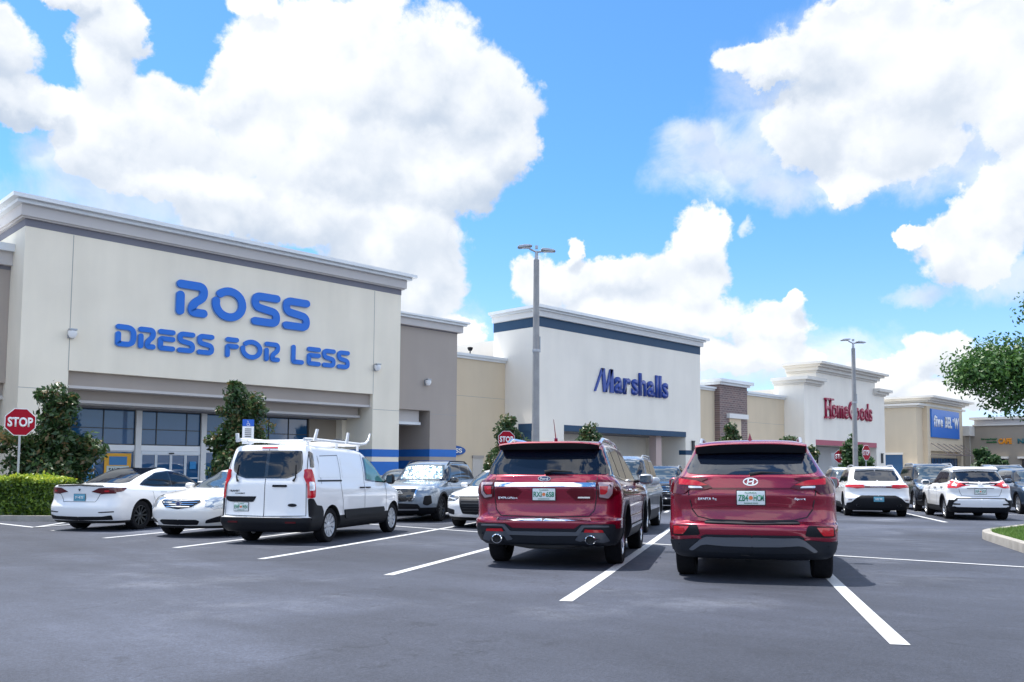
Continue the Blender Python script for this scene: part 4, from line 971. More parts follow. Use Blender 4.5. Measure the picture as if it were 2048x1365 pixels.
class Car:
    def __init__(s, name, label, cat, L, Wd, levels, wb, ro, wr, body, clad_below=None, archr=None, sub=3, group='cars parked in the lot', cladm=None, tw=.235, uz=.34):
        s.L, s.W, s.wb, s.ro, s.wr = L, Wd, wb, ro, wr; s.body = body; s.archr = archr or wr+.055
        s.root = thing(name, label, cat, (0, 0, 0), group); s.tw = tw
        cols = list(zip(*levels)); it = [pchip(c, sub) for c in cols]; lv = list(zip(*it))
        V = []; F = []; loops = [loop_pts(l) for l in lv]; n = len(loops[0])
        for lp in loops: V += lp
        for i in range(len(loops)-1):
            for k in range(n): F.append((i*n+k, i*n+(k+1) % n, (i+1)*n+(k+1) % n, (i+1)*n+k))
        F.append(tuple(range(n))[::-1]); F.append(tuple((len(loops)-1)*n+k for k in range(n)))
        s.bvh = BVHTree.FromPolygons([Vector(v) for v in V], F)
        me = D.meshes.new('b'); me.from_pydata(V, [], F); bm = bmesh.new(); bm.from_mesh(me); bmesh.ops.recalc_face_normals(bm, faces=bm.faces); bm.to_mesh(me); bm.free()
        # wheel housings
        cut = MB(); s.wx = [ro, ro+wb]
        for x in s.wx:
            for sg in (1, -1):
                prof = [(0, Wd/2-.36), (s.archr, Wd/2-.36), (s.archr, Wd/2+.2), (0, Wd/2+.2)]
                cut.lathe(prof[0:4], 36, Matrix.Translation((x, 0, wr+.01)) @ Matrix.Rotation(radians(-90*sg), 4, 'X'))
        co = cut.build('cut', under); bo = D.objects.new('b', me); COL.objects.link(bo)
        # weld the lathe poles
        bm = bmesh.new(); bm.from_mesh(co.data); bmesh.ops.remove_doubles(bm, verts=bm.verts, dist=1e-4); bmesh.ops.recalc_face_normals(bm, faces=bm.faces); bm.to_mesh(co.data); bm.free()
        md = bo.modifiers.new('x', 'BOOLEAN'); md.operation = 'DIFFERENCE'; md.object = co; md.solver = 'EXACT'
        dg = bpy.context.evaluated_depsgraph_get(); ev = D.meshes.new_from_object(bo.evaluated_get(dg))
        D.objects.remove(bo); D.objects.remove(co)
        vs = [v.co.copy() for v in ev.vertices]; parts = {0: ([], {}), 1: ([], {}), 2: ([], {})}
        for p in ev.polygons:
            c = p.center; mi = 0
            for x in s.wx:
                r = math.hypot(c.x-x, c.z-wr-.01)
                if r < s.archr+.004 and abs(c.y) < Wd/2-.02 and abs(c.y) > Wd/2-.40 and (r > s.archr*.97 or abs(abs(c.y)-(Wd/2-.36)) < .01 or abs(p.normal.y) < .2): mi = 2
            if mi == 0 and clad_below and (c.z < clad_below): mi = 1
            if mi == 0 and c.z < uz: mi = 2
            parts[mi][0].append(list(p.vertices))
        for mi, nm, m in ((0, 'body', body), (1, 'lower_cladding', cladm or blk), (2, 'underbody', under)):
            fs = parts[mi][0]
            if not fs: continue
            used = sorted({i for f in fs for i in f}); mp = {u: k for k, u in enumerate(used)}
            me2 = D.meshes.new(nm); me2.from_pydata([vs[u] for u in used], [], [[mp[i] for i in f] for f in fs])
            o = s.put(me2, nm, m); me2.shade_smooth(); me2.set_sharp_from_angle(angle=radians(38))
            if mi == 0: s.body_o = o
    def put(s, me, nm, m, parent=None):
        me.transform(Matrix.Translation((-s.L/2, 0, 0)))
        o = D.objects.new(nm, me); COL.objects.link(o); o.parent = parent or s.root
        if m is not None: me.materials.append(m)
        return o
    def hit(s, ax, a, b, depth=0):
        if ax == 'R': o, d = Vector((-3, a, b)), Vector((1, 0, 0))
        elif ax == 'F': o, d = Vector((s.L+3, a, b)), Vector((-1, 0, 0))
        elif ax == 'L': o, d = Vector((a, 4, b)), Vector((0, -1, 0))
        elif ax == 'S': o, d = Vector((a, -4, b)), Vector((0, 1, 0))
        elif ax == 'T': o, d = Vector((a, b, 5)), Vector((0, 0, -1))
        h = s.bvh.ray_cast(o, d)
        if h[0] is None:
            q = s.bvh.find_nearest(o+d*3); return q[0], q[1], d
        nrm = h[1]
        if nrm.dot(d) > 0: nrm = -nrm
        return h[0], nrm, d
    def dec(s, nm, ax, pts, m, off=.004, parent=None, cell=.035, skirt=.02, bvx=None):
        """a panel with the given outline laid on the body, standing off by off"""
        bm = bmesh.new(); vs = [bm.verts.new((p[0], p[1], 0)) for p in pts]
        try: f = bm.faces.new(vs)
        except ValueError: bm.free(); return None
        bmesh.ops.triangulate(bm, faces=[f]); bmesh.ops.dissolve_limit(bm, angle_limit=.01, verts=bm.verts, edges=bm.edges) if False else None
        xs = [p[0] for p in pts]; ys = [p[1] for p in pts]
        for lo, hi, nn in ((min(xs), max(xs), (1, 0, 0)), (min(ys), max(ys), (0, 1, 0))):
            k = max(1, int((hi-lo)/cell)); 
            for i in range(1, k):
                c = lo+(hi-lo)*i/k; co = (c, 0, 0) if nn[0] else (0, c, 0)
                bmesh.ops.bisect_plane(bm, geom=bm.verts[:]+bm.edges[:]+bm.faces[:], plane_co=co, plane_no=nn)
        bmesh.ops.remove_doubles(bm, verts=bm.verts, dist=1e-5)
        bd = [e for e in bm.edges if e.is_boundary]
        info = {}
        for v in bm.verts:
            p, n, d = s.hit(ax, v.co.x, v.co.y); info[v] = (p+n*off, p-n*skirt if off < skirt else p-n*.01)
        low = {}
        for e in bd:
            for v in e.verts:
                if v not in low: low[v] = bm.verts.new(info[v][1])
        for e in bd:
            a, b = e.verts
            try: bm.faces.new((a, b, low[b], low[a]))
            except ValueError: pass
        for v, (p, _) in info.items(): v.co = p
        bmesh.ops.recalc_face_normals(bm, faces=bm.faces)
        me = D.meshes.new(nm); bm.to_mesh(me); bm.free()
        # outward orientation
        o = s.put(me, nm, m, parent); me.shade_smooth(); me.set_sharp_from_angle(angle=radians(40)); return o
    def both(s, nm, ax, pts, m, **k):
        """mirror pair: for rear/front faces mirror y, for sides use both flanks"""
        par = k.pop('parent', None)
        pl, pr_ = par if isinstance(par, (list, tuple)) else (par, par)
        if ax in 'RFT' :
            if ax == 'T': q = [(a, -b) for a, b in pts]
            else: q = [(-a, b) for a, b in pts]
            return [s.dec(nm, ax, pts, m, parent=pl, **k), s.dec(nm, ax, q, m, parent=pr_, **k)]
        return [s.dec(nm, 'L', pts, m, parent=pl, **k), s.dec(nm, 'S', pts, m, parent=pr_, **k)]
    def sym(s, nm, ax, half, m, **k):
        return s.dec(nm, ax, half+[(-a, b) for a, b in half[::-1] if abs(a) > 1e-6], m, **k)
    def line(s, nm, ax, pts, w, m, off=.003, parent=None, closed=False):
        P = []; 
        for i in range(len(pts)-1):
            a, b = Vector(pts[i]), Vector(pts[i+1]); n = max(1, int((b-a).length/.06))
            P += [a.lerp(b, k/n) for k in range(n)]
        P.append(Vector(pts[-1])); mb = MB(); v = []
        for i, p in enumerate(P):
            d = (P[min(i+1, len(P)-1)]-P[max(i-1, 0)]).normalized(); nn = Vector((-d.y, d.x))*w/2
            for q in (p+nn, p-nn):
                h, nr, _ = s.hit(ax, q.x, q.y); v.append(h+nr*off)
        mb.add(v, [(2*i, 2*i+2, 2*i+3, 2*i+1) for i in range(len(P)-1)])
        me = D.meshes.new(nm); me.from_pydata(mb.v, [], mb.f); return s.put(me, nm, m, parent)
    def mb(s, mb, nm, m, parent=None, smooth=40, bevel=0):
        o = mb.build(nm, m, parent or s.root, smooth=smooth, bevel=bevel); o.data.transform(Matrix.Translation((-s.L/2, 0, 0))); return o
    def text(s, txt, w, h, ax, a, b, m, parent=None, off=.006, nm='lettering', bold=.03):
        p, n, d = s.hit(ax, a, b); M4 = REARM if ax == 'R' else FRNTM
        o = put_text(nm, txt, w, h, M4, p-d*off-Vector((s.L/2, 0, 0)), m, parent or s.root, .003, bold); return o
    def wheels(s, tyre=rubber, rim=alloy, spokes=10, style='spoke', hub=None):
        R = s.wr; w = s.tw; rr = R*.70
        for x in s.wx:
            for sg in (1, -1):
                M4 = Matrix.Translation((x-s.L/2, sg*(s.W/2-.035-w/2), R)) @ Matrix.Rotation(radians(-90*sg), 4, 'X')
                mb = MB(); h = w/2
                mb.lathe([(rr*.98, -h*.9), (rr+.02, -h), (R*.93, -h*.96), (R*.985, -h*.8), (R, -h*.5), (R, 0), (R, h*.5), (R*.985, h*.8), (R*.93, h*.96), (rr+.02, h), (rr*.98, h*.9), (rr*.93, h*.6), (rr*.93, -h*.6), (rr*.98, -h*.9)], 40, M4)
                t = mb.build('wheel', tyre, s.root, smooth=35)
                mb = MB()
                mb.lathe([(rr*.90, h*.35), (rr*.99, h*.72), (rr*.99, h*.84), (rr*.93, h*.86), (rr*.88, h*.6), (rr*.86, -h*.3), (0, -h*.3)], 40, M4)
                for k in range(spokes):
                    a = 2*pi*k/spokes; Mk = M4 @ Matrix.Rotation(a, 4, 'Z')
                    if style == 'cover': sw0, sw1 = .035, .085
                    elif style == 'twin': sw0, sw1 = .03, .035
                    else: sw0, sw1 = .034, .045
                    pts = [(rr*.13, -sw0/2), (rr*.93, -sw1/2), (rr*.93, sw1/2), (rr*.13, sw0/2)]
                    z1 = h*.80
                    v = [Mk @ Vector((px, py, (z1 if px > rr*.5 else h*.62))) for px, py in pts]+[Mk @ Vector((px, py, h*.25)) for px, py in pts]
                    mb.add(v, [(0, 1, 2, 3), (4, 7, 6, 5), (0, 4, 5, 1), (1, 5, 6, 2), (2, 6, 7, 3), (3, 7, 4, 0)])
                mb.lathe([(rr*.24, h*.3), (rr*.24, h*.66), (rr*.12, h*.74), (0, h*.74)], 20, M4)
                mb.build('rim', rim, t, smooth=35)
                mb = MB(); mb.lathe([(0, -h*.25), (rr*.62, -h*.25), (rr*.62, -h*.1), (0, -h*.1)], 28, M4); mb.build('brake_disc', dalloy, t)
    def mirror(s, x, z, m, y=None, size=(.13, .25, .17), face=glass_blue):
        for sg in (1, -1):
            h = s.hit('L' if sg > 0 else 'S', x, z-.05)[0]; yy = sg*(abs(h.y)+.04)
            mb = MB(); a, b, c = size
            prof = [(x-.02, yy-sg*.12, z-.02), (x, yy+sg*.05, z)]
            mb.tube([(x, yy-sg*.10, z-c*.3), (x+.01, yy+sg*.08, z-c*.1)], .025, 8)
            o = s.mb(mb, 'side_mirror', blk)
            bm = bmesh.new(); bmesh.ops.create_uvsphere(bm, u_segments=16, v_segments=10, radius=.5)
            for v in bm.verts:
                e = 3.2; q = v.co*2; n = (abs(q.x)**e+abs(q.y)**e+abs(q.z)**e)**(1/e); q = q/n*.5
                v.co = Vector((x-s.L/2+q.x*a+(.03*(q.x > 0))*(1-abs(q.y)), yy+sg*(.02+b/2)+q.y*b, z+q.z*c))
            me = D.meshes.new('mirror_shell'); bm.to_mesh(me); bm.free(); me.materials.append(m); me.shade_smooth(); g = D.objects.new('mirror_shell', me); COL.objects.link(g); g.parent = o
            mb = MB(); mb.box(x-a*.5-.006, x-a*.5+.004, yy+sg*(.02+b/2)-b*.38, yy+sg*(.02+b/2)+b*.38, z-c*.34, z+c*.34); s.mb(mb, 'mirror_glass', face, o)
    def handle(s, x, z, m, w=.2):
        for sg in (1, -1):
            h = s.hit('L' if sg > 0 else 'S', x, z)[0]; mb = MB(); y = h.y+sg*.03
            mb.tube([(x-w/2, h.y+sg*.0, z), (x-w/2+.03, y, z), (x+w/2-.03, y, z), (x+w/2, h.y, z)], .014, 8); s.mb(mb, 'door_handle', m)
    def plate(s, ax, y, z, txt, style='fl', w=.305, h=.155):
        p, n, d = s.hit(ax, y, z); e = -d; mb = MB(); x = p.x+e.x*.012
        mb.box(min(x, x+e.x*.008), max(x, x+e.x*.008), y-w/2, y+w/2, z-h/2, z+h/2)
        o = s.mb(mb, 'license_plate', plateM if style == 'fl' else platebM, bevel=.002)
        M4 = REARM if ax == 'R' else FRNTM; q = Vector((x+e.x*.010-s.L/2, y, z))
        if style == 'fl':
            l, r_ = txt.split(' ')
            put_text('lettering', l, w*.36, h*.46, M4, q+Vector((0, w*.28*(1 if ax == 'R' else -1), 0)), greenM, o, .002, .02)
            put_text('lettering', r_, w*.36, h*.46, M4, q+Vector((0, -w*.28*(1 if ax == 'R' else -1), 0)), greenM, o, .002, .02)
            mb = MB(); mb.lathe([(0, 0), (w*.075, 0), (w*.075, .003), (0, .003)], 12, Matrix.Translation(q) @ M4); g = mb.build('emblem', orangeM, o)
            put_text('lettering', 'FLORIDA', w*.42, h*.11, M4, q+Vector((0, 0, h*.37)), greenM, o, .002, .01)
            put_text('lettering', 'SUNSHINE STATE', w*.5, h*.09, M4, q+Vector((0, 0, -h*.39)), greenM, o, .002, .01)
        elif txt: put_text('lettering', txt, w*.72, h*.42, M4, q, plateM, o, .002, .02)
        mb = MB(); mb.box(min(x-e.x*.003, x+e.x*.001), max(x-e.x*.003, x+e.x*.001), y-w/2-.008, y+w/2+.008, z-h/2-.008, z+h/2+.008); s.mb(mb, 'plate_frame', blk)
        return o
    def antenna(s, x, z, m, fin=True):
        mb = MB()
        if fin:
            v = [(x-.09, -.03, z-.02), (x+.11, -.03, z-.02), (x+.11, .03, z-.02), (x-.09, .03, z-.02), (x-.085, 0, z+.085), (x-.05, 0, z+.08)]
            mb.add(v, [(0, 1, 2, 3), (0, 3, 4), (1, 5, 2), (0, 4, 5, 1), (3, 2, 5, 4)]); s.mb(mb, 'roof_antenna', m)
        else:
            mb.tube([(x, 0, z-.02), (x-.02, 0, z+.04)], .025, 8); mb.tube([(x-.02, 0, z+.03), (x-.19, 0, z+.30)], [.008, .004], 6); s.mb(mb, 'roof_antenna', m)
    def rails(s, x0, x1, y, z0, m, r=.02):
        for sg in (1, -1):
            P = []
            for k in range(9):
                t = k/8; x = x0+(x1-x0)*t; h = s.hit('T', x, sg*y)[0]; P.append((x, sg*y, h.z+(.055 if 0 < k < 8 else -.01)))
            mb = MB(); mb.tube(P, r, 8); s.mb(mb, 'roof_rail', m)
    def pipe(s, x, y, z, r, m, n=1.5):
        mb = MB(); mb.lathe([(r*.8, .12), (r, .12), (r, 0), (r*.86, -.008), (r*.8, 0), (r*.8, .12)], 20, Matrix.Translation((x, y, z)) @ Matrix.Rotation(radians(90), 4, 'Y') @ Matrix.Diagonal((1, n, 1, 1))); s.mb(mb, 'exhaust_pipe', m)
        mb = MB(); mb.lathe([(0, .03), (r*.82, .03)], 16, Matrix.Translation((x, y, z)) @ Matrix.Rotation(radians(90), 4, 'Y') @ Matrix.Diagonal((1, n, 1, 1))); s.mb(mb, 'exhaust_bore', under)
    def arches(s, m, w=.06, off=.012, z0=.30):
        a0 = math.degrees(math.asin(max(-1, min(1, (z0-s.wr)/s.archr))))
        for x in s.wx:
            R = s.archr; o = [(x+(R-.002)*cos(radians(t)), s.wr+.01+(R-.002)*sin(radians(t))) for t in np.linspace(a0, 180-a0, 25)]
            i = [(x+(R+w)*cos(radians(t)), s.wr+.01+(R+w)*sin(radians(t))) for t in np.linspace(180-a0, a0, 25)]
            s.both('wheel_arch_trim', 'L', o+i, m, off=off, cell=.08)
    def place(s, x, y, azd, pivot):
        """azd: compass heading of the nose (from +Y towards +X); pivot: local x (from the rear bumper) that stands at x, y"""
        a = radians(azd); f = Vector((sin(a), cos(a), 0)); l = Vector((-cos(a), sin(a), 0))
        c = Vector((x, y, 0))+f*(s.L/2-pivot)
        zf, zb = [gz(*(c+f*q)[:2]) for q in (s.wb/2, -s.wb/2)]; zl, zr_ = [gz(*(c+l*q)[:2]) for q in (.8, -.8)]
        X = (f*s.wb+Vector((0, 0, zf-zb))).normalized(); Y = (l*1.6+Vector((0, 0, zl-zr_))).normalized(); Z = X.cross(Y).normalized(); Y = Z.cross(X)
        m = Matrix((X, Y, Z)).transposed().to_4x4(); m.translation = Vector((c.x, c.y, (zf+zb)/2-.006)); s.root.matrix_world = m

def rr(y0, y1, z0, z1, r=.03, n=4):
    return rounded([(y0, z0), (y1, z0), (y1, z1), (y0, z1)], r, n)
def ell(cy, cz, ry, rz, n=20): return [(cy+ry*cos(2*pi*k/n), cz+rz*sin(2*pi*k/n)) for k in range(n)]
RD = lambda p, r=.02: rounded(p, r, 3)
red = paint('crimson_paint', (.25, .0015, .024), .4, .25)
white = paint('white_paint', (.83, .83, .83), 0, .3)
pearl = paint('pearl_paint', (.82, .80, .76), .05, .3)
greyp = paint('slate_paint', (.23, .275, .33), .5, .3)
silver = paint('silver_paint', (.42, .45, .49), .7, .3)
darkp = paint('dark_navy_paint', (.012, .016, .026), .3, .25)
dgrey = paint('charcoal_paint', (.06, .065, .075), .5, .3)
bluep2 = paint('blue_grey_paint', (.035, .06, .10), .5, .28)

def doors(c, xs, zt, zb, w=.012):
    for pl in xs:
        for ax in 'LS': c.line('door_seam', ax, pl, w, seamM)
def glasses(c, outline, panes, m, trim=gblk):
    for ax in 'LS':
        t = c.dec('window_trim', ax, outline, trim, off=.003)
        for p in panes: c.dec('side_window', ax, p, m, off=.007)

# ---- right red SUV seen squarely from behind
def red_suv_right():
    L, Wd = 4.70, 1.88
    lv = [LV(.40, 4.2, .66, .25), LV(.18, 4.5, .84, .27), LV(.07, 4.63, .915, .36), LV(.03, 4.66, .935, .48), LV(.0, 4.69, .945, .60), LV(.015, 4.69, .945, .66), LV(.085, 4.68, .94, .70),
          LV(.10, 4.66, .94, .86, .84, .76), LV(.075, 4.6, .935, .99, .95, .86), LV(.095, 4.5, .925, 1.08, 1.03, .93), LV(.11, 4.32, .905, 1.155, 1.09, 1.0), LV(.125, 4.0, .875, 1.205, 1.13, 1.05), LV(.155, 3.55, .845, 1.235, 1.16, 1.12, af=.5, pf=2.3),
          LV(.31, 3.2, .770, 1.35, 1.31, 1.30, ar=.35, pr=2.8, af=.4, pf=2.3), LV(.50, 2.85, .70, 1.48, 1.48, 1.47, ar=.3, pr=2.8, af=.35, pf=2.3), LV(.58, 2.6, .655, 1.56, 1.585, 1.57, ar=.25, pr=3, af=.35, pf=2.3), LV(.62, 2.5, .60, 1.60, 1.64, 1.61, ar=.25, pr=3),
          LV(.72, 2.38, .50, 1.63, 1.67, 1.64), LV(1.1, 2.0, .25, 1.65, 1.685, 1.66), LV(1.3, 1.6, .02, 1.66, 1.69, 1.66)]
    c = Car('parked_suv', 'crimson SUV seen squarely from behind, the rightmost of the two red cars', 'car', L, Wd, lv, 2.70, .95, .365, red, .50, .425, cladm=clad)
    c.wheels(rim=dalloy); c.arches(clad, .05)
    # rear glass, spoiler, wiper
    c.sym('rear_window', 'R', RD([(0, 1.225), (.60, 1.232), (.715, 1.25), (.74, 1.285), (.70, 1.38), (.635, 1.50), (0, 1.52)], .03), glass_dark, off=.004)
    mb = MB(); n = 21
    v = []
    for k in range(n):
        y = -.64+1.28*k/(n-1); e = abs(y)/.64; x0 = .40+.10*e**3; zt = 1.615-.03*e**3
        v += [(x0, y, zt-.022), (x0+.03, y, zt), (.78, y, 1.655-.05*e**4), (.66, y, 1.52), (x0+.05, y, 1.50-.012*e)]
    f = [(5*k+a, 5*k+(a+1) % 5, 5*k+5+(a+1) % 5, 5*k+5+a) for k in range(n-1) for a in range(5)]+[tuple(range(5)), tuple(5*(n-1)+a for a in range(5))[::-1]]
    mb.add(v, f); sp = c.mb(mb, 'spoiler', red, smooth=30)
    mb = MB(); v2 = []
    for k in range(n):
        y = -.63+1.26*k/(n-1); e = abs(y)/.63; x0 = .395+.10*e**3
        v2 += [(x0-.004, y, 1.585-.03*e**3), (x0+.045, y, 1.495-.012*e)]
    mb.add(v2, [(2*k, 2*k+2, 2*k+3, 2*k+1) for k in range(n-1)]); c.mb(mb, 'spoiler_edge', blk, sp, smooth=None)
    mb = MB(); mb.tube([(.15, .01, 1.225), (.17, -.12, 1.25), (.18, -.42, 1.24)], [.028, .018, .008], 8); c.mb(mb, 'wiper', blk)
    c.antenna(.95, 1.665, red)
    c.rails(.95, 2.7, .60, 1.62, silverp)
    # lamps
    for sg in (1, -1):
        P = lambda pts: [(sg*a, b) for a, b in pts]
        t = c.dec('tail_light', 'R', P(RD([(.42, 1.075), (.52, 1.14), (.66, 1.185), (.80, 1.20), (.83, 1.08), (.72, 1.055), (.52, 1.05)], .015)), redlamp2, off=.022)
        c.dec('inner_lamp', 'R', P(RD([(.47, 1.105), (.60, 1.155), (.80, 1.175), (.80, 1.11), (.56, 1.098)], .01)), redlamp, off=.027, parent=t)
        c.dec('reverse_lamp', 'R', P(RD([(.55, 1.09), (.69, 1.095), (.69, 1.07), (.53, 1.068)], .008)), clrlamp, off=.028, parent=t)
        c.dec('wrap_lamp', 'L' if sg > 0 else 'S', RD([(.13, 1.19), (.42, 1.19), (.62, 1.12), (.40, 1.04), (.15, 1.0)], .02), redlamp2, off=.02, parent=t)
        g = c.dec('fog_lamp', 'R', P(RD([(.57, .545), (.60, .655), (.88, .645), (.885, .535), (.80, .53)], .02)), blk, off=.012)
        c.dec('reflector', 'R', P(RD([(.76, .55), (.69, .635), (.865, .635), (.87, .55)], .01)), redlamp, off=.018, parent=g)
        c.dec('fog_surround', 'R', P([(.55, .50), (.62, .51), (.90, .505), (.90, .522), (.62, .528), (.565, .52)]), red, off=.016, parent=g)
    # tailgate relief and seams
    sm = [(-.72, 1.16), (-.695, 1.0), (-.66, .83), (-.60, .75), (-.45, .715), (0, .705), (.45, .715), (.60, .75), (.66, .83), (.695, 1.0), (.72, 1.16)]
    c.line('tailgate_seam', 'R', sm, .012, seamM)
    c.sym('tailgate_crease', 'R', [(0, 1.078), (.43, 1.078), (.44, 1.060), (0, 1.058)], redlamp2, off=.006)
    c.sym('tailgate_lip', 'R', RD([(0, .895), (.28, .90), (.66, .865), (.66, .84), (.28, .872), (0, .865)], .004), red, off=.020)
    c.sym('bumper_step_pad', 'R', RD([(0, .685), (.50, .70), (.52, .672), (0, .662)], .006), clad, off=.016)
    c.sym('rear_bumper', 'R', RD([(0, .548), (.52, .548), (.60, .50), (.93, .47), (.92, .36), (0, .34)], .02), clad, off=.010)
    c.sym('skid_plate', 'R', RD([(0, .525), (.30, .52), (.50, .525), (.56, .50), (.70, .38), (.66, .365), (.56, .43), (.50, .44), (.30, .425), (0, .42)], .015), silverp if False else mat('skid_grey', (.13, .14, .16), .4, .3), off=.022)
    c.plate('R', 0, .965, 'ZB4 HCM')
    # oval badge with slanted letter
    p = c.hit('R', 0, 1.15)[0]; M4 = Matrix.Translation((p.x-.014-L/2, 0, 1.148)) @ REARM
    b = MB(); ring = circ(0, 0, .077, .040, 0, 360, 32); stroke(ring, .013, M4, .006, b); stroke([(-.035, -.026), (-.022, .030)], .016, M4, .006, b); stroke([(.022, -.030), (.035, .026)], .016, M4, .006, b); stroke([(-.03, -.006), (.03, .006)], .014, M4, .006, b)
    b.build('badge', chrome, c.root, recalc=False)
    c.text('SANTA FE', .21, .032, 'R', .485, .95, chrome); c.text('Sport', .12, .034, 'R', -.53, .95, chrome)
    mb = MB(); mb.tube([(.12, -.38, .385), (.10, -.40, .415), (.09, -.50, .425), (.09, -.60, .42), (.12, -.63, .38)], .014, 8); c.mb(mb, 'exhaust_trim', chrome)
    c.pipe(.13, -.50, .375, .04, dalloy, 2.2)
    mb = MB(); mb.box(.12, .3, -.05, .05, .30, .36); mb.box(.1, .25, .03, .12, .31, .34); c.mb(mb, 'tow_hitch', under)
    ol = RD([(.46, 1.19), (.62, 1.33), (.85, 1.48), (1.3, 1.56), (2.5, 1.555), (3.45, 1.15), (2.3, 1.13), (1.0, 1.15)], .03)
    glasses(c, ol, [RD([(.55, 1.21), (.80, 1.42), (.92, 1.45), (.92, 1.18)], .02), RD([(1.0, 1.18), (1.0, 1.48), (1.3, 1.53), (1.85, 1.54), (1.85, 1.16)], .02), RD([(1.93, 1.16), (1.93, 1.535), (2.45, 1.525), (3.25, 1.17)], .02)], glass_dark)
    doors(c, [[(1.92, 1.12), (1.92, .45)], [(3.0, 1.10), (3.02, .45)], [(1.15, 1.12), (1.2, .85), (1.33, .72), (1.4, .45), (3.02, .45)]], 0, 0)
    c.handle(2.1, .98, red); c.handle(1.35, 1.0, red); c.mirror(3.05, 1.14, red)
    c.sym('windshield', 'F', RD([(0, 1.14), (.74, 1.16), (.57, 1.55), (0, 1.57)], .03), glass_dark)
    c.place(9.53, 5.24, 61.5, .95); return c
red_suv_right()

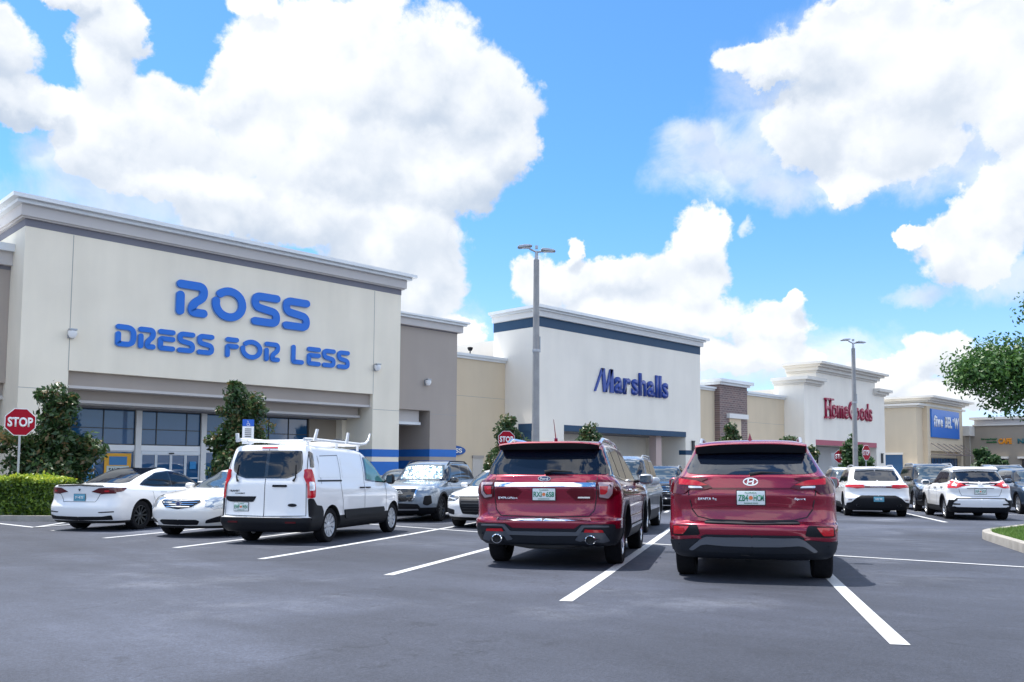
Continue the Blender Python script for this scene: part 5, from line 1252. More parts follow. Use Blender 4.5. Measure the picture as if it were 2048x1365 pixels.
# ---- left red SUV
def red_suv_left():
    L, Wd = 5.03, 1.96
    lv = [LV(.40, 4.5, .72, .28), LV(.15, 4.85, .90, .31), LV(.06, 4.97, .985, .44), LV(.02, 5.01, 1.0, .54), LV(.0, 5.02, 1.0, .61), LV(.01, 5.03, 1.0, .645), LV(.09, 5.03, .995, .67), LV(.12, 5.02, 1.0, .74),
          LV(.13, 5.0, 1.005, .90, .88, .84), LV(.10, 4.95, 1.0, 1.05, 1.0, .94), LV(.11, 4.86, .975, 1.13, 1.07, 1.02), LV(.15, 4.7, .93, 1.20, 1.12, 1.09), LV(.17, 4.3, .895, 1.235, 1.16, 1.13), LV(.19, 3.85, .885, 1.25, 1.19, 1.17, af=.5, pf=2.3),
          LV(.30, 3.45, .83, 1.40, 1.36, 1.34, ar=.3, pr=3.2, af=.4, pf=2.3), LV(.42, 3.05, .765, 1.56, 1.55, 1.54, ar=.3, pr=3.2, af=.4), LV(.50, 2.85, .72, 1.65, 1.655, 1.64, ar=.25, pr=3.4, af=.4), LV(.54, 2.72, .665, 1.69, 1.71, 1.68, ar=.25, pr=3.4),
          LV(.65, 2.6, .56, 1.71, 1.74, 1.71), LV(1.1, 2.2, .28, 1.72, 1.755, 1.72), LV(1.3, 1.8, .02, 1.725, 1.76, 1.73)]
    c = Car('parked_suv', 'crimson SUV with chrome bars across its tailgate, left of the other red car', 'car', L, Wd, lv, 2.86, 1.08, .385, red, .545, .45, cladm=clad)
    c.wheels(rim=alloy, spokes=10); c.arches(clad, .05, .014)
    c.sym('rear_window', 'R', RD([(0, 1.245), (.82, 1.255), (.845, 1.30), (.77, 1.45), (.71, 1.60), (0, 1.605)], .03), glass_dark, off=.004)
    n = 21; v = []
    for k in range(n):
        y = -.70+1.40*k/(n-1); e = abs(y)/.70; x0 = .28+.10*e**3; zt = 1.70-.03*e**4
        v += [(x0, y, zt-.02), (x0+.03, y, zt), (.72, y, 1.725-.04*e**4), (.55, y, 1.60), (x0+.06, y, 1.60)]
    f = [(5*k+a, 5*k+(a+1) % 5, 5*k+5+(a+1) % 5, 5*k+5+a) for k in range(n-1) for a in range(5)]+[tuple(range(5)), tuple(5*(n-1)+a for a in range(5))[::-1]]
    mb = MB(); mb.add(v, f); sp = c.mb(mb, 'spoiler', red, smooth=30)
    mb = MB(); v = []
    for k in range(n):
        y = -.69+1.38*k/(n-1); e = abs(y)/.69; x0 = .275+.10*e**3; v += [(x0-.004, y, 1.672-.03*e**4), (x0+.05, y, 1.592)]
    mb.add(v, [(2*k, 2*k+2, 2*k+3, 2*k+1) for k in range(n-1)]); c.mb(mb, 'spoiler_edge', blk, sp, smooth=None)
    mb = MB(); mb.tube([(.165, 0, 1.275), (.18, -.10, 1.30), (.18, -.36, 1.285)], [.03, .02, .008], 8); c.mb(mb, 'wiper', blk)
    c.antenna(.98, 1.735, red, False); c.rails(.75, 2.9, .66, 1.7, chrome, .022)
    c.sym('chrome_bar', 'R', RD([(0, 1.135), (.685, 1.135), (.685, 1.085), (0, 1.085)], .008), chrome, off=.022)
    c.sym('lower_chrome_strip', 'R', RD([(0, .655), (.62, .66), (.64, .638), (0, .632)], .006), chrome, off=.022)
    for sg in (1, -1):
        P = lambda pts: [(sg*a, b) for a, b in pts]
        t = c.dec('tail_light', 'R', P(RD([(.695, 1.18), (.93, 1.165), (.95, 1.06), (.89, .93), (.80, .905), (.715, .935)], .02)), redlamp2, off=.012)
        c.dec('lamp_bezel', 'R', P(RD([(.715, 1.14), (.90, 1.135), (.89, 1.0), (.84, .935), (.73, .955), (.73, .985), (.82, .975), (.86, 1.02), (.865, 1.105), (.72, 1.11)], .012)), mat('smoked_clear_lamp', (.42, .32, .34), .15, .2, coat=.6), off=.020, parent=t)
        c.dec('inner_lamp', 'R', P(RD([(.735, 1.09), (.84, 1.09), (.83, 1.02), (.80, .99), (.74, .99)], .012)), redlamp, off=.022, parent=t)
        c.dec('wrap_lamp', 'L' if sg > 0 else 'S', RD([(.14, 1.17), (.36, 1.165), (.42, 1.10), (.34, 1.0), (.18, .93)], .03), redlamp2, off=.009, parent=t)
        g = c.dec('exhaust_surround', 'R', P(RD([(.42, .395), (.50, .50), (.80, .495), (.86, .385), (.76, .36), (.70, .44), (.54, .44), (.50, .375)], .015)), mat('surround_grey', (.09, .10, .12), .4, .3), off=.02)
        c.dec('reflector', 'R', P(RD([(.54, .50), (.56, .535), (.78, .53), (.79, .50)], .006)), redlamp, off=.024)
        c.pipe(.03, sg*.63, .395, .062, chrome, 1.15)
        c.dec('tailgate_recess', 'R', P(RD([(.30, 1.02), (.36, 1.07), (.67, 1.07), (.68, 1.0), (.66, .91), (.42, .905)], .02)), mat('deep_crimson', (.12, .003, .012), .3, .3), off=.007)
    c.line('tailgate_seam', 'R', [(-.70, 1.25), (-.695, .95), (-.67, .78), (-.60, .70), (0, .685), (.60, .70), (.67, .78), (.695, .95), (.70, 1.25)], .012, seamM)
    c.sym('rear_bumper', 'R', RD([(0, .54), (.42, .54), (.50, .60), (.93, .60), (.97, .36), (0, .34)], .02), clad, off=.010)
    c.sym('bumper_insert', 'R', RD([(0, .50), (.44, .50), (.52, .59), (.86, .585), (.86, .565), (.55, .565), (.47, .455), (0, .45)], .012), mat('insert_grey', (.11, .12, .14), .45, .2), off=.02)
    mb = MB(); mb.tube([(.2, -.5, .33), (.15, -.2, .29), (.15, .2, .29), (.2, .5, .33)], .03, 8); c.mb(mb, 'tow_bar', under)
    c.plate('R', .0, .985, 'RXI 6S8')
    p = c.hit('R', 0, 1.2)[0]; M4 = Matrix.Translation((p.x-.016-L/2, 0, 1.195)) @ REARM
    b = MB(); b.lathe([(0, 0), (1, 0), (1, .006), (0, .006)], 28, M4 @ Matrix.Diagonal((.085, .034, 1, 1))); bo = b.build('badge', blueM, c.root)
    b = MB(); stroke(circ(0, 0, .083, .033, 0, 360, 32), .0035, M4 @ Matrix.Translation((0, 0, .006)), .003, b); b.build('badge_rim', chrome, bo, recalc=False)
    put_text('lettering', 'Ford', .10, .032, REARM, M4.translation+Vector((-.009, 0, 0)), chrome, bo, .002, .0)
    c.text('EXPLORER', .27, .03, 'R', .50, .935, chrome, off=.012)
    mb = MB(); mb.box(.088, .10, -.62, -.46, .935, .955); c.mb(mb, 'trim_badge', chrome)
    ol = RD([(.36, 1.23), (.50, 1.45), (.62, 1.62), (1.2, 1.655), (2.75, 1.645), (3.75, 1.20), (2.6, 1.17), (1.2, 1.19)], .03)
    glasses(c, ol, [RD([(.46, 1.26), (.68, 1.57), (.98, 1.60), (1.10, 1.22)], .02), RD([(1.22, 1.22), (1.1, 1.61), (1.5, 1.625), (1.98, 1.625), (1.98, 1.20)], .02), RD([(2.06, 1.20), (2.06, 1.625), (2.7, 1.61), (3.5, 1.21)], .02)], glass_dark)
    for ax in 'LS': c.line('window_chrome', ax, [(.45, 1.225), (1.2, 1.185), (2.6, 1.165), (3.6, 1.19)], .018, chrome, .012)
    doors(c, [[(2.03, 1.16), (2.03, .5)], [(3.3, 1.14), (3.35, .5)], [(1.25, 1.15), (1.3, .95), (1.5, .75), (1.6, .5), (3.35, .5)]], 0, 0)
    c.handle(2.25, 1.02, chrome); c.handle(1.42, 1.04, chrome)
    c.mirror(3.35, 1.20, silverp, size=(.14, .24, .17))
    for ax in 'LS': c.line('body_side_strip', ax, [(1.65, .50), (3.3, .50)], .04, chrome, .012)
    c.sym('windshield', 'F', RD([(0, 1.2), (.80, 1.22), (.66, 1.62), (0, 1.64)], .03), glass_dark)
    c.place(9.20, 8.14, 59.2, 1.08); return c
red_suv_left()

# ---- white van
def van():
    L, Wd = 4.83, 1.83
    lv = [LV(.30, 4.4, .66, .22, ar=.20, pr=3.6), LV(.10, 4.65, .82, .24, ar=.20, pr=3.6), LV(.03, 4.75, .895, .34, ar=.20, pr=3.6), LV(.0, 4.80, .915, .42, ar=.20, pr=3.6), LV(.0, 4.82, .915, .49, .50, .50, ar=.20, pr=3.6), LV(.08, 4.82, .912, .515, .55, .60, ar=.20, pr=3.6), LV(.09, 4.81, .915, .70, .70, .74, ar=.20, pr=3.6),
          LV(.095, 4.78, .915, .90, .88, .88, ar=.20, pr=3.6), LV(.10, 4.66, .905, 1.08, 1.02, .98, af=.9, ar=.20, pr=3.6), LV(.115, 4.45, .89, 1.16, 1.10, 1.07, af=.9, ar=.20, pr=3.6), LV(.13, 4.05, .88, 1.22, 1.18, 1.16, af=.7, pf=2.2, ar=.20, pr=3.6), LV(.15, 3.75, .865, 1.34, 1.32, 1.30, ar=.22, pr=4.5, af=.6, pf=2.2),
          LV(.18, 3.40, .83, 1.52, 1.50, 1.48, ar=.22, pr=4.5, af=.55), LV(.22, 3.1, .79, 1.68, 1.66, 1.63, ar=.22, pr=4.5, af=.5), LV(.25, 2.95, .765, 1.76, 1.74, 1.70, ar=.22, pr=4.2, af=.5), LV(.29, 2.82, .72, 1.805, 1.79, 1.745, ar=.22, pr=4, af=.45),
          LV(.40, 2.6, .60, 1.825, 1.815, 1.775, ar=.20, pr=3.6), LV(1.0, 2.2, .3, 1.835, 1.83, 1.80, ar=.20, pr=3.6), LV(1.3, 1.8, .02, 1.84, 1.835, 1.82, ar=.20, pr=3.6)]
    c = Car('cargo_van', 'white cargo van with ladder rack on its roof, seen from behind at an angle', 'van', L, Wd, lv, 3.06, .98, .325, white, .50, .375, cladm=blk, tw=.205)
    c.wheels(rim=hubcap, spokes=10, style='cover')
    c.sym('rear_window', 'R', RD([(0, 1.20), (.42, 1.20), (.56, 1.245), (.695, 1.35), (.70, 1.50), (.655, 1.705), (0, 1.715)], .03), gblk, off=.005)
    for sg in (1, -1):
        c.dec('door_glass', 'R', [(sg*a, b) for a, b in RD([(.035, 1.225), (.41, 1.225), (.54, 1.27), (.665, 1.37), (.665, 1.5), (.625, 1.68), (.035, 1.69)], .03)], glass_dark, off=.009)
        mb = MB(); mb.tube([(.10, sg*.56, 1.15), (.12, sg*.60, 1.22), (.16, sg*.58, 1.45)], [.022, .012, .006], 8); c.mb(mb, 'wiper', blk)
        P = lambda pts: [(sg*a, b) for a, b in pts]
        t = c.dec('tail_light', 'L' if sg > 0 else 'S', RD([(.185, 1.37), (.25, 1.37), (.30, 1.18), (.295, 1.0), (.28, .86), (.15, .84), (.155, 1.1)], .02), redlamp, off=.012)
        c.dec('reverse_lamp', 'L' if sg > 0 else 'S', RD([(.18, 1.14), (.26, 1.14), (.26, .99), (.17, .98)], .02), clrlamp, off=.018, parent=t)
        c.dec('quarter_glass', 'L' if sg > 0 else 'S', RD([(.235, 1.40), (.34, 1.40), (.38, 1.66), (.29, 1.70)], .02), gblk, off=.006)
        ax = 'L' if sg > 0 else 'S'
        c.dec('bumper_corner', ax, RD([(.155, .84), (.22, .84), (.34, .72), (.54, .70), (.62, .60), (.62, .45), (.155, .45)], .02), blk, off=.012)
        c.dec('reflector', 'R', P(RD([(.48, .43), (.68, .43), (.68, .40), (.48, .40)], .005)), redlamp2, off=.014)
    c.line('door_seam', 'R', [(0, 1.74), (0, .52)], .012, seamM)
    c.line('door_seam', 'R', [(-.76, 1.70), (-.80, 1.2), (-.815, .53), (0, .515), (.815, .53), (.80, 1.2), (.76, 1.70)], .012, seamM)
    c.dec('plate_recess', 'R', RD([(.16, .875), (.80, .875), (.78, .80), (.70, .775), (.22, .775)], .02), blk, off=.012)
    c.plate('R', .46, .685, 'EWF W54', w=.29, h=.15)
    c.dec('door_pull', 'R', rr(-.44, -.16, 1.045, 1.085, .015), blk, off=.02)
    c.dec('keyhole_cover', 'R', ell(-.56, .72, .085, .03), blk, off=.012)
    c.text('TRANSIT', .22, .035, 'R', .62, .975, dalloy); c.text('CONNECT', .2, .022, 'R', .5, .93, dalloy)
    c.dec('high_brake_light', 'R', rr(-.16, .16, 1.75, 1.775, .008), redlamp, off=.012)
    # front side glass
    ol = RD([(2.52, 1.16), (2.55, 1.64), (2.95, 1.655), (3.35, 1.50), (4.0, 1.17), (3.85, 1.10), (2.9, 1.13)], .03)
    glasses(c, ol, [RD([(2.60, 1.19), (2.62, 1.61), (2.93, 1.62), (3.28, 1.48), (3.42, 1.38), (3.42, 1.13), (2.95, 1.16)], .02), RD([(3.47, 1.13), (3.47, 1.37), (3.86, 1.17)], .01)], glass_teal)
    doors(c, [[(2.47, 1.70), (2.47, .38)], [(1.37, 1.66), (1.38, 1.0), (1.45, .75), (1.45, .40)], [(3.55, 1.12), (3.60, .9), (3.6, .40)], [(1.45, .40), (3.6, .40)], [(.62, 1.62), (1.37, 1.65)], [(.52, 1.62), (.56, 1.1)]], 0, 0)
    for ax in 'LS':
        c.dec('slide_rail', ax, rr(.42, 1.42, 1.145, 1.175, .008), blk, off=.01)
        c.dec('side_panel_pressing', ax, RD([(.48, 1.22), (.55, 1.58), (1.28, 1.60), (1.28, 1.22)], .03), white, off=.006)
        c.dec('side_panel_pressing', ax, RD([(1.46, 1.22), (1.46, 1.60), (2.38, 1.60), (2.38, 1.22)], .03), white, off=.006)
        c.dec('side_moulding', ax, RD([(1.50, .60), (3.45, .60), (3.50, .52), (3.40, .46), (1.78, .46), (1.65, .42), (1.54, .44)], .02), blk, off=.022)
    c.dec('fuel_flap', 'L', rr(.95, 1.12, .98, 1.12, .03), white, off=.006)
    c.handle(2.62, 1.02, blk, .2); c.handle(2.33, 1.02, blk, .2)
    c.mirror(3.58, 1.19, blk, size=(.14, .17, .22))
    c.both('headlight', 'F', RD([(.55, .80), (.80, .83), (.86, 1.0), (.70, .98), (.55, .90)], .03), headlamp, off=.01)
    c.sym('windshield', 'F', RD([(0, 1.2), (.78, 1.24), (.70, 1.62), (0, 1.68)], .03), glass_blue)
    c.sym('grille', 'F', RD([(0, .75), (.5, .75), (.55, .6), (0, .58)], .02), blk, off=.01)
    c.place(8.62, 14.52, 59.6, .98)
    # the rack is bolted on: part of the van
    mb = MB()
    for x in (.55, 1.75, 2.75):
        mb.tube([(x, -.66, 1.90), (x, .66, 1.90)], .025, 8)
        for s_ in (.6, -.6): mb.tube([(x, s_, 1.78), (x, s_, 1.90)], .028, 8)
    for s_ in (.66, -.66): mb.tube([(.30, s_, 1.92), (.55, s_, 1.93), (2.75, s_, 1.92)], .03, 8)
    mb.tube([(2.75, -.66, 1.92), (2.98, -.67, 1.94), (3.12, -.68, 2.02), (3.20, -.68, 2.16)], [.03, .028, .024, .02], 8)
    rk = c.mb(mb, 'roof_rack', mat('rack_enamel', (.72, .73, .74), .35, .2), smooth=50)
    for x, s_, lean in ((.62, -.70, .10), (2.0, -.70, .06), (.32, .72, 0)):
        mb = MB(); mb.add([(x-.05, s_-.012, 1.90), (x+.05, s_-.012, 1.90), (x+.05+lean, s_-.012, 2.13), (x-.03+lean, s_-.012, 2.13), (x-.05, s_+.012, 1.90), (x+.05, s_+.012, 1.90), (x+.05+lean, s_+.012, 2.13), (x-.03+lean, s_+.012, 2.13)],
               [(0, 3, 2, 1), (4, 5, 6, 7), (0, 1, 5, 4), (1, 2, 6, 5), (2, 3, 7, 6), (3, 0, 4, 7)]) if s_ < 0 else mb.tube([(x, s_, 1.88), (x-.02, s_, 2.04)], .035, 8)
        c.mb(mb, 'ladder_stop', mat('rack_enamel', (.72, .73, .74), .35, .2), rk)
    mb = MB(); rng = random.Random(4)
    for k in range(5):
        P = [(1.6+.1*k, -.55+.03*k, 1.945)]
        for q in range(7): P.append((P[-1][0]+rng.uniform(.0, .12), -.58+rng.uniform(-.06, .08), 1.95+rng.uniform(0, .04)))
        mb.tube(P, .009, 5)
    c.mb(mb, 'bungee_cords', dgrey, rk)
    return c
van()

# ---- white electric saloon, rear three-quarter view
def sedan_levels(L, Wd, H, tail, deck_x, rear_glass_top, roof_x, cowl, hood_z=.82, zt=None, gc=.17):
    w = Wd/2; z = H
    return [LV(.35, L-.5, w-.24, gc), LV(.12, L-.2, w-.09, gc+.02), LV(.05, L-.08, w-.03, .28), LV(.01, L-.02, w-.005, .40), LV(.0, L, w, .54), LV(.04, L-.01, w, .64, .64, .60), LV(.07, L-.05, w-.005, .74, .76, .68),
            LV(.05, L-.14, w-.025, tail-.10, .86, hood_z-.08), LV(.04, L-.30, w-.06, tail-.02, .92, hood_z-.01), LV(.07, L-.55, w-.10, tail+.01, .95, hood_z+.03), LV(deck_x*.5, L-.9, w-.125, tail+.02, .965, hood_z+.09), LV(deck_x, cowl, w-.14, tail+.02, .98, hood_z+.14, ar=.45, pr=2.4, af=.5, pf=2.2),
            LV(deck_x+(rear_glass_top-deck_x)*.28, cowl-.35, w-.20, z*.81, z*.80, z*.80, ar=.4, pr=2.4, af=.45, pf=2.2), LV(deck_x+(rear_glass_top-deck_x)*.6, cowl-.72, w-.27, z*.905, z*.905, z*.90, ar=.35, pr=2.4, af=.4, pf=2.2),
            LV(rear_glass_top-.15, roof_x+.25, w-.335, z*.96, z*.965, z*.957, ar=.3, pr=2.6, af=.4, pf=2.2), LV(rear_glass_top, roof_x+.12, w-.40, z*.977, z*.985, z*.975, ar=.3, pr=2.6), LV(rear_glass_top+.15, roof_x, w-.52, z*.985, z*.995, z*.985), LV(rear_glass_top+.4, roof_x-.2, .2, z*.99, z, z*.99), LV(rear_glass_top+.5, roof_x-.35, .02, z*.99, z, z*.99)]
def e_sedan():
    L, Wd, H = 4.69, 1.85, 1.45
    lv = sedan_levels(L, Wd, H, 1.03, .62, 1.85, 2.3, 3.72, .80)
    c = Car('parked_sedan', 'white electric saloon with dark glass roof, rear end beside the clipped hedge', 'car', L, Wd, lv, 2.875, 1.0, .335, white, None, .375, uz=.26)
    c.wheels(rim=dalloy, spokes=10)
    c.sym('rear_window', 'T', RD([(.66, 0), (.70, .50), (.80, .66), (1.3, .62), (1.95, .56), (2.5, .52), (2.5, 0)], .03) if False else [(.68, 0), (.72, .45), (.86, .60), (1.3, .585), (1.9, .50), (2.35, .48), (2.35, 0)], glass_dark) if False else None
    h = [(.70, .0), (.74, .42), (.90, .60), (1.35, .575), (1.9, .53), (2.35, .52), (2.7, .50), (2.7, 0)]
    c.dec('rear_window', 'T', RD([(a, b) for a, b in h[1:-1]]+[(a, -b) for a, b in h[1:-1]][::-1], .06), glass_dark, off=.004)
    for sg in (1, -1):
        P = lambda pts: [(sg*a, b) for a, b in pts]
        t = c.dec('tail_light', 'R', P(RD([(.31, .885), (.50, .97), (.80, .98), (.84, .85), (.56, .84)], .02)), redlamp2, off=.014)
        c.dec('lamp_strip', 'R', P(RD([(.62, .915), (.72, .92), (.72, .885), (.63, .885)], .01)), redlamp, off=.02, parent=t)
        c.dec('wrap_lamp', 'L' if sg > 0 else 'S', RD([(.06, .975), (.50, .97), (.36, .90), (.10, .855)], .02), redlamp2, off=.009, parent=t)
        c.dec('lower_vent', 'R', P(RD([(.52, .44), (.84, .46), (.84, .435), (.55, .42)], .008)), blk, off=.008)
    c.sym('boot_lip', 'R', RD([(0, 1.035), (.60, 1.02), (.60, 1.0), (0, 1.012)], .006), blk, off=.014)
    c.line('boot_seam', 'R', [(-.64, .85), (-.52, .83), (-.42, .66), (.42, .66), (.52, .83), (.64, .85)], .010, seamM)
    c.sym('rear_diffuser', 'R', RD([(0, .33), (.60, .34), (.80, .37), (.80, .27), (0, .25)], .02), blk, off=.012)
    c.plate('R', 0, .755, 'F4S', 'blue', .3, .15)
    mb = MB(); q = c.hit('R', 0, .93)[0]; mb.box(q.x-.012, q.x, -.012, .012, .90, .94); mb.box(q.x-.012, q.x, -.03, .03, .935, .95); c.mb(mb, 'badge', dalloy)
    ol = RD([(1.02, 1.03), (1.25, 1.15), (1.7, 1.315), (2.2, 1.365), (2.6, 1.345), (3.1, 1.20), (3.62, .985), (2.6, .965), (1.5, .985)], .03)
    glasses(c, ol, [RD([(1.10, 1.035), (1.7, 1.285), (2.17, 1.335), (2.17, .99), (1.5, 1.005)], .02), RD([(2.23, .99), (2.23, 1.335), (2.6, 1.32), (3.08, 1.185), (3.45, 1.01), (2.7, .985)], .02)], glass_dark)
    doors(c, [[(2.2, .97), (2.2, .30)], [(3.3, .95), (3.35, .30)], [(1.35, .95), (1.38, .75), (1.5, .5), (1.5, .28), (3.35, .28)]], 0, 0, .009)
    for x in (1.75, 2.6):
        for ax in 'LS': c.dec('door_handle', ax, rr(x-.11, x+.11, .845, .875, .012), alloy, off=.006)
    c.mirror(3.15, 1.03, white, size=(.13, .2, .14))
    c.place(7.58, 20.72, 60.0, 1.0); return c
e_sedan()

# ---- generic noses
def white_front_sedan(kind, label, x, y, azd):
    if kind == 'a':
        L, Wd, H = 4.64, 1.80, 1.42; lv = sedan_levels(L, Wd, H, 1.05, .6, 1.45, 2.35, 3.45, .86); pm = pearl; wr = .33; ro = .95; wb = 2.78
    else:
        L, Wd, H = 4.88, 1.86, 1.45; lv = sedan_levels(L, Wd, H, 1.02, .6, 1.3, 2.4, 3.6, .84); pm = white; wr = .335; ro = 1.05; wb = 2.83
    c = Car('parked_sedan', label, 'car', L, Wd, lv, wb, ro, wr, pm, None, wr+.04, uz=.24)
    c.wheels(rim=alloy, spokes=10)
    w = Wd/2
    c.sym('windshield', 'F', RD([(0, .99), (w-.22, 1.0), (w-.34, H*.93), (0, H*.955)], .04), glass_blue, off=.004)
    c.sym('rear_window', 'R', RD([(0, 1.08), (w-.26, 1.08), (w-.36, H*.93), (0, H*.94)], .03), glass_dark)
    if kind == 'a':
        c.sym('grille', 'F', RD([(0, .775), (.42, .765), (.46, .72), (.30, .62), (0, .575)], .02), blk, off=.008)
        for z, hw in ((.745, .42), (.705, .40), (.665, .34), (.625, .27)): c.sym('grille_bar', 'F', [(0, z+.008), (hw, z+.006), (hw, z-.006), (0, z-.008)], chrome, off=.018)
        mb = MB(); q = c.hit('F', 0, .69)[0]; M4 = Matrix.Translation((q.x+.02-L/2, 0, .685)) @ FRNTM
        mb.lathe([(0, 0), (.075, 0), (.075, .012), (0, .012)], 24, M4); bo = mb.build('badge', chrome, c.root); mb = MB(); mb.lathe([(0, .012), (.045, .012), (.045, .018), (0, .018)], 6, M4); mb.build('badge_crest', blueM, bo)
        c.both('headlight', 'F', RD([(.55, .70), (.62, .79), (.80, .84), (.86, .82), (.84, .60), (.70, .58)], .02), headlamp, off=.01)
        for ax in 'LS': c.dec('headlight_wrap', ax, RD([(L-.45, .86), (L-.20, .80), (L-.1, .62), (L-.22, .62)], .02), headlamp, off=.008)
        c.sym('lower_grille', 'F', RD([(0, .37), (.40, .37), (.46, .34), (.40, .27), (0, .26)], .02), blk, off=.008)
        c.both('fog_pocket', 'F', RD([(.55, .30), (.58, .36), (.86, .47), (.87, .33)], .02), blk, off=.008)
    else:
        c.sym('grille', 'F', RD([(0, .735), (.50, .74), (.44, .52), (.38, .36), (0, .34)], .03), blk, off=.008)
        for z in (.66, .60, .54, .48, .42): c.sym('grille_bar', 'F', [(0, z+.006), (.44-(.7-z)*.3, z+.006), (.44-(.7-z)*.3, z-.006), (0, z-.006)], dalloy, off=.016)
        c.sym('nose_bar', 'F', RD([(0, .775), (.52, .77), (.52, .745), (0, .74)], .006), gblk, off=.014)
        c.both('headlight', 'F', RD([(.50, .72), (.53, .765), (.80, .80), (.87, .78), (.86, .66), (.62, .66)], .02), darklamp, off=.010)
        c.both('daytime_lamp', 'F', RD([(.56, .70), (.84, .745), (.84, .725), (.58, .682)], .006), clrlamp, off=.016)
        c.both('fog_pocket', 'F', RD([(.62, .33), (.60, .45), (.86, .49), (.88, .37)], .03), blk, off=.008)
        c.sym('front_lip', 'F', RD([(0, .27), (.85, .28), (.85, .25), (0, .24)], .005), blk, off=.012)
    ol = RD([(.95, 1.04), (1.15, 1.18), (1.5, H*.93), (2.2, H*.955), (2.6, H*.945), (3.35, .99), (2.4, .965)], .03)
    glasses(c, ol, [RD([(1.05, 1.05), (1.55, H*.91), (2.0, H*.935), (2.0, .99)], .02), RD([(2.07, .99), (2.07, H*.935), (2.55, H*.925), (3.2, 1.0)], .02)], glass_dark)
    doors(c, [[(2.04, .96), (2.04, .30)], [(3.15, .95), (3.2, .30)]], 0, 0, .009)
    c.mirror(2.95, 1.03, pm, size=(.13, .2, .13)); c.handle(2.25, .86, pm); c.handle(1.3, .88, pm)
    c.both('tail_light', 'R', RD([(.50, .85), (.52, .95), (.82, .96), (.86, .82)], .02), redlamp2, off=.01)
    c.place(x, y, azd, ro+wb); return c
white_front_sedan('a', 'pearl white saloon facing the camera between the electric saloon and the white van', 8.25, 17.25, 240.5)
white_front_sedan('b', 'white saloon with dark grille facing the camera, partly behind the left red car', 14.75, 15.35, 240.5)

def suv_levels(L, Wd, H, gc=.20, belt=1.05, hood=1.0, cowl=None, roof_f=None, rake=.35, nose=.0):
    w = Wd/2; cowl = cowl or L-1.15; roof_f = roof_f or L-2.1
    return [LV(.35, L-.45, w-.24, gc), LV(.14, L-.2, w-.09, gc+.03), LV(.05, L-.07, w-.02, .36), LV(.01, L-.01, w, .50), LV(.0, L, w, .60), LV(.06, L, w, .68), LV(.10, L-.01, w, .80, .80, .76),
            LV(.08, L-.06, w-.01, .93, .90, hood-.12), LV(.10, L-.16, w-.035, belt-.05, .97, hood-.04), LV(.13, L-.35, w-.07, belt+.01, 1.02, hood+.01), LV(.15, L-.7, w-.10, belt+.04, 1.05, hood+.06), LV(.17, cowl, w-.12, belt+.05, 1.07, hood+.09, ar=.4, pr=2.8, af=.5, pf=2.3),
            LV(.17+rake*.4, cowl-.42, w-.175, belt+(H-belt)*.40, belt+(H-belt)*.38, belt+(H-belt)*.36, ar=.35, pr=2.8, af=.4, pf=2.3), LV(.17+rake*.85, roof_f+.32, w-.25, H-.16, H-.15, H-.16, ar=.3, pr=2.8, af=.4, pf=2.3),
            LV(.17+rake, roof_f+.12, w-.295, H-.085, H-.075, H-.09, ar=.28, pr=3, af=.4), LV(.20+rake, roof_f, w-.35, H-.045, H-.03, H-.05), LV(.3+rake, roof_f-.12, w-.46, H-.025, H-.008, H-.03), LV(.8+rake, roof_f-.35, .2, H-.015, H, H-.02), LV(.9+rake, roof_f-.5, .02, H-.015, H, H-.02)]

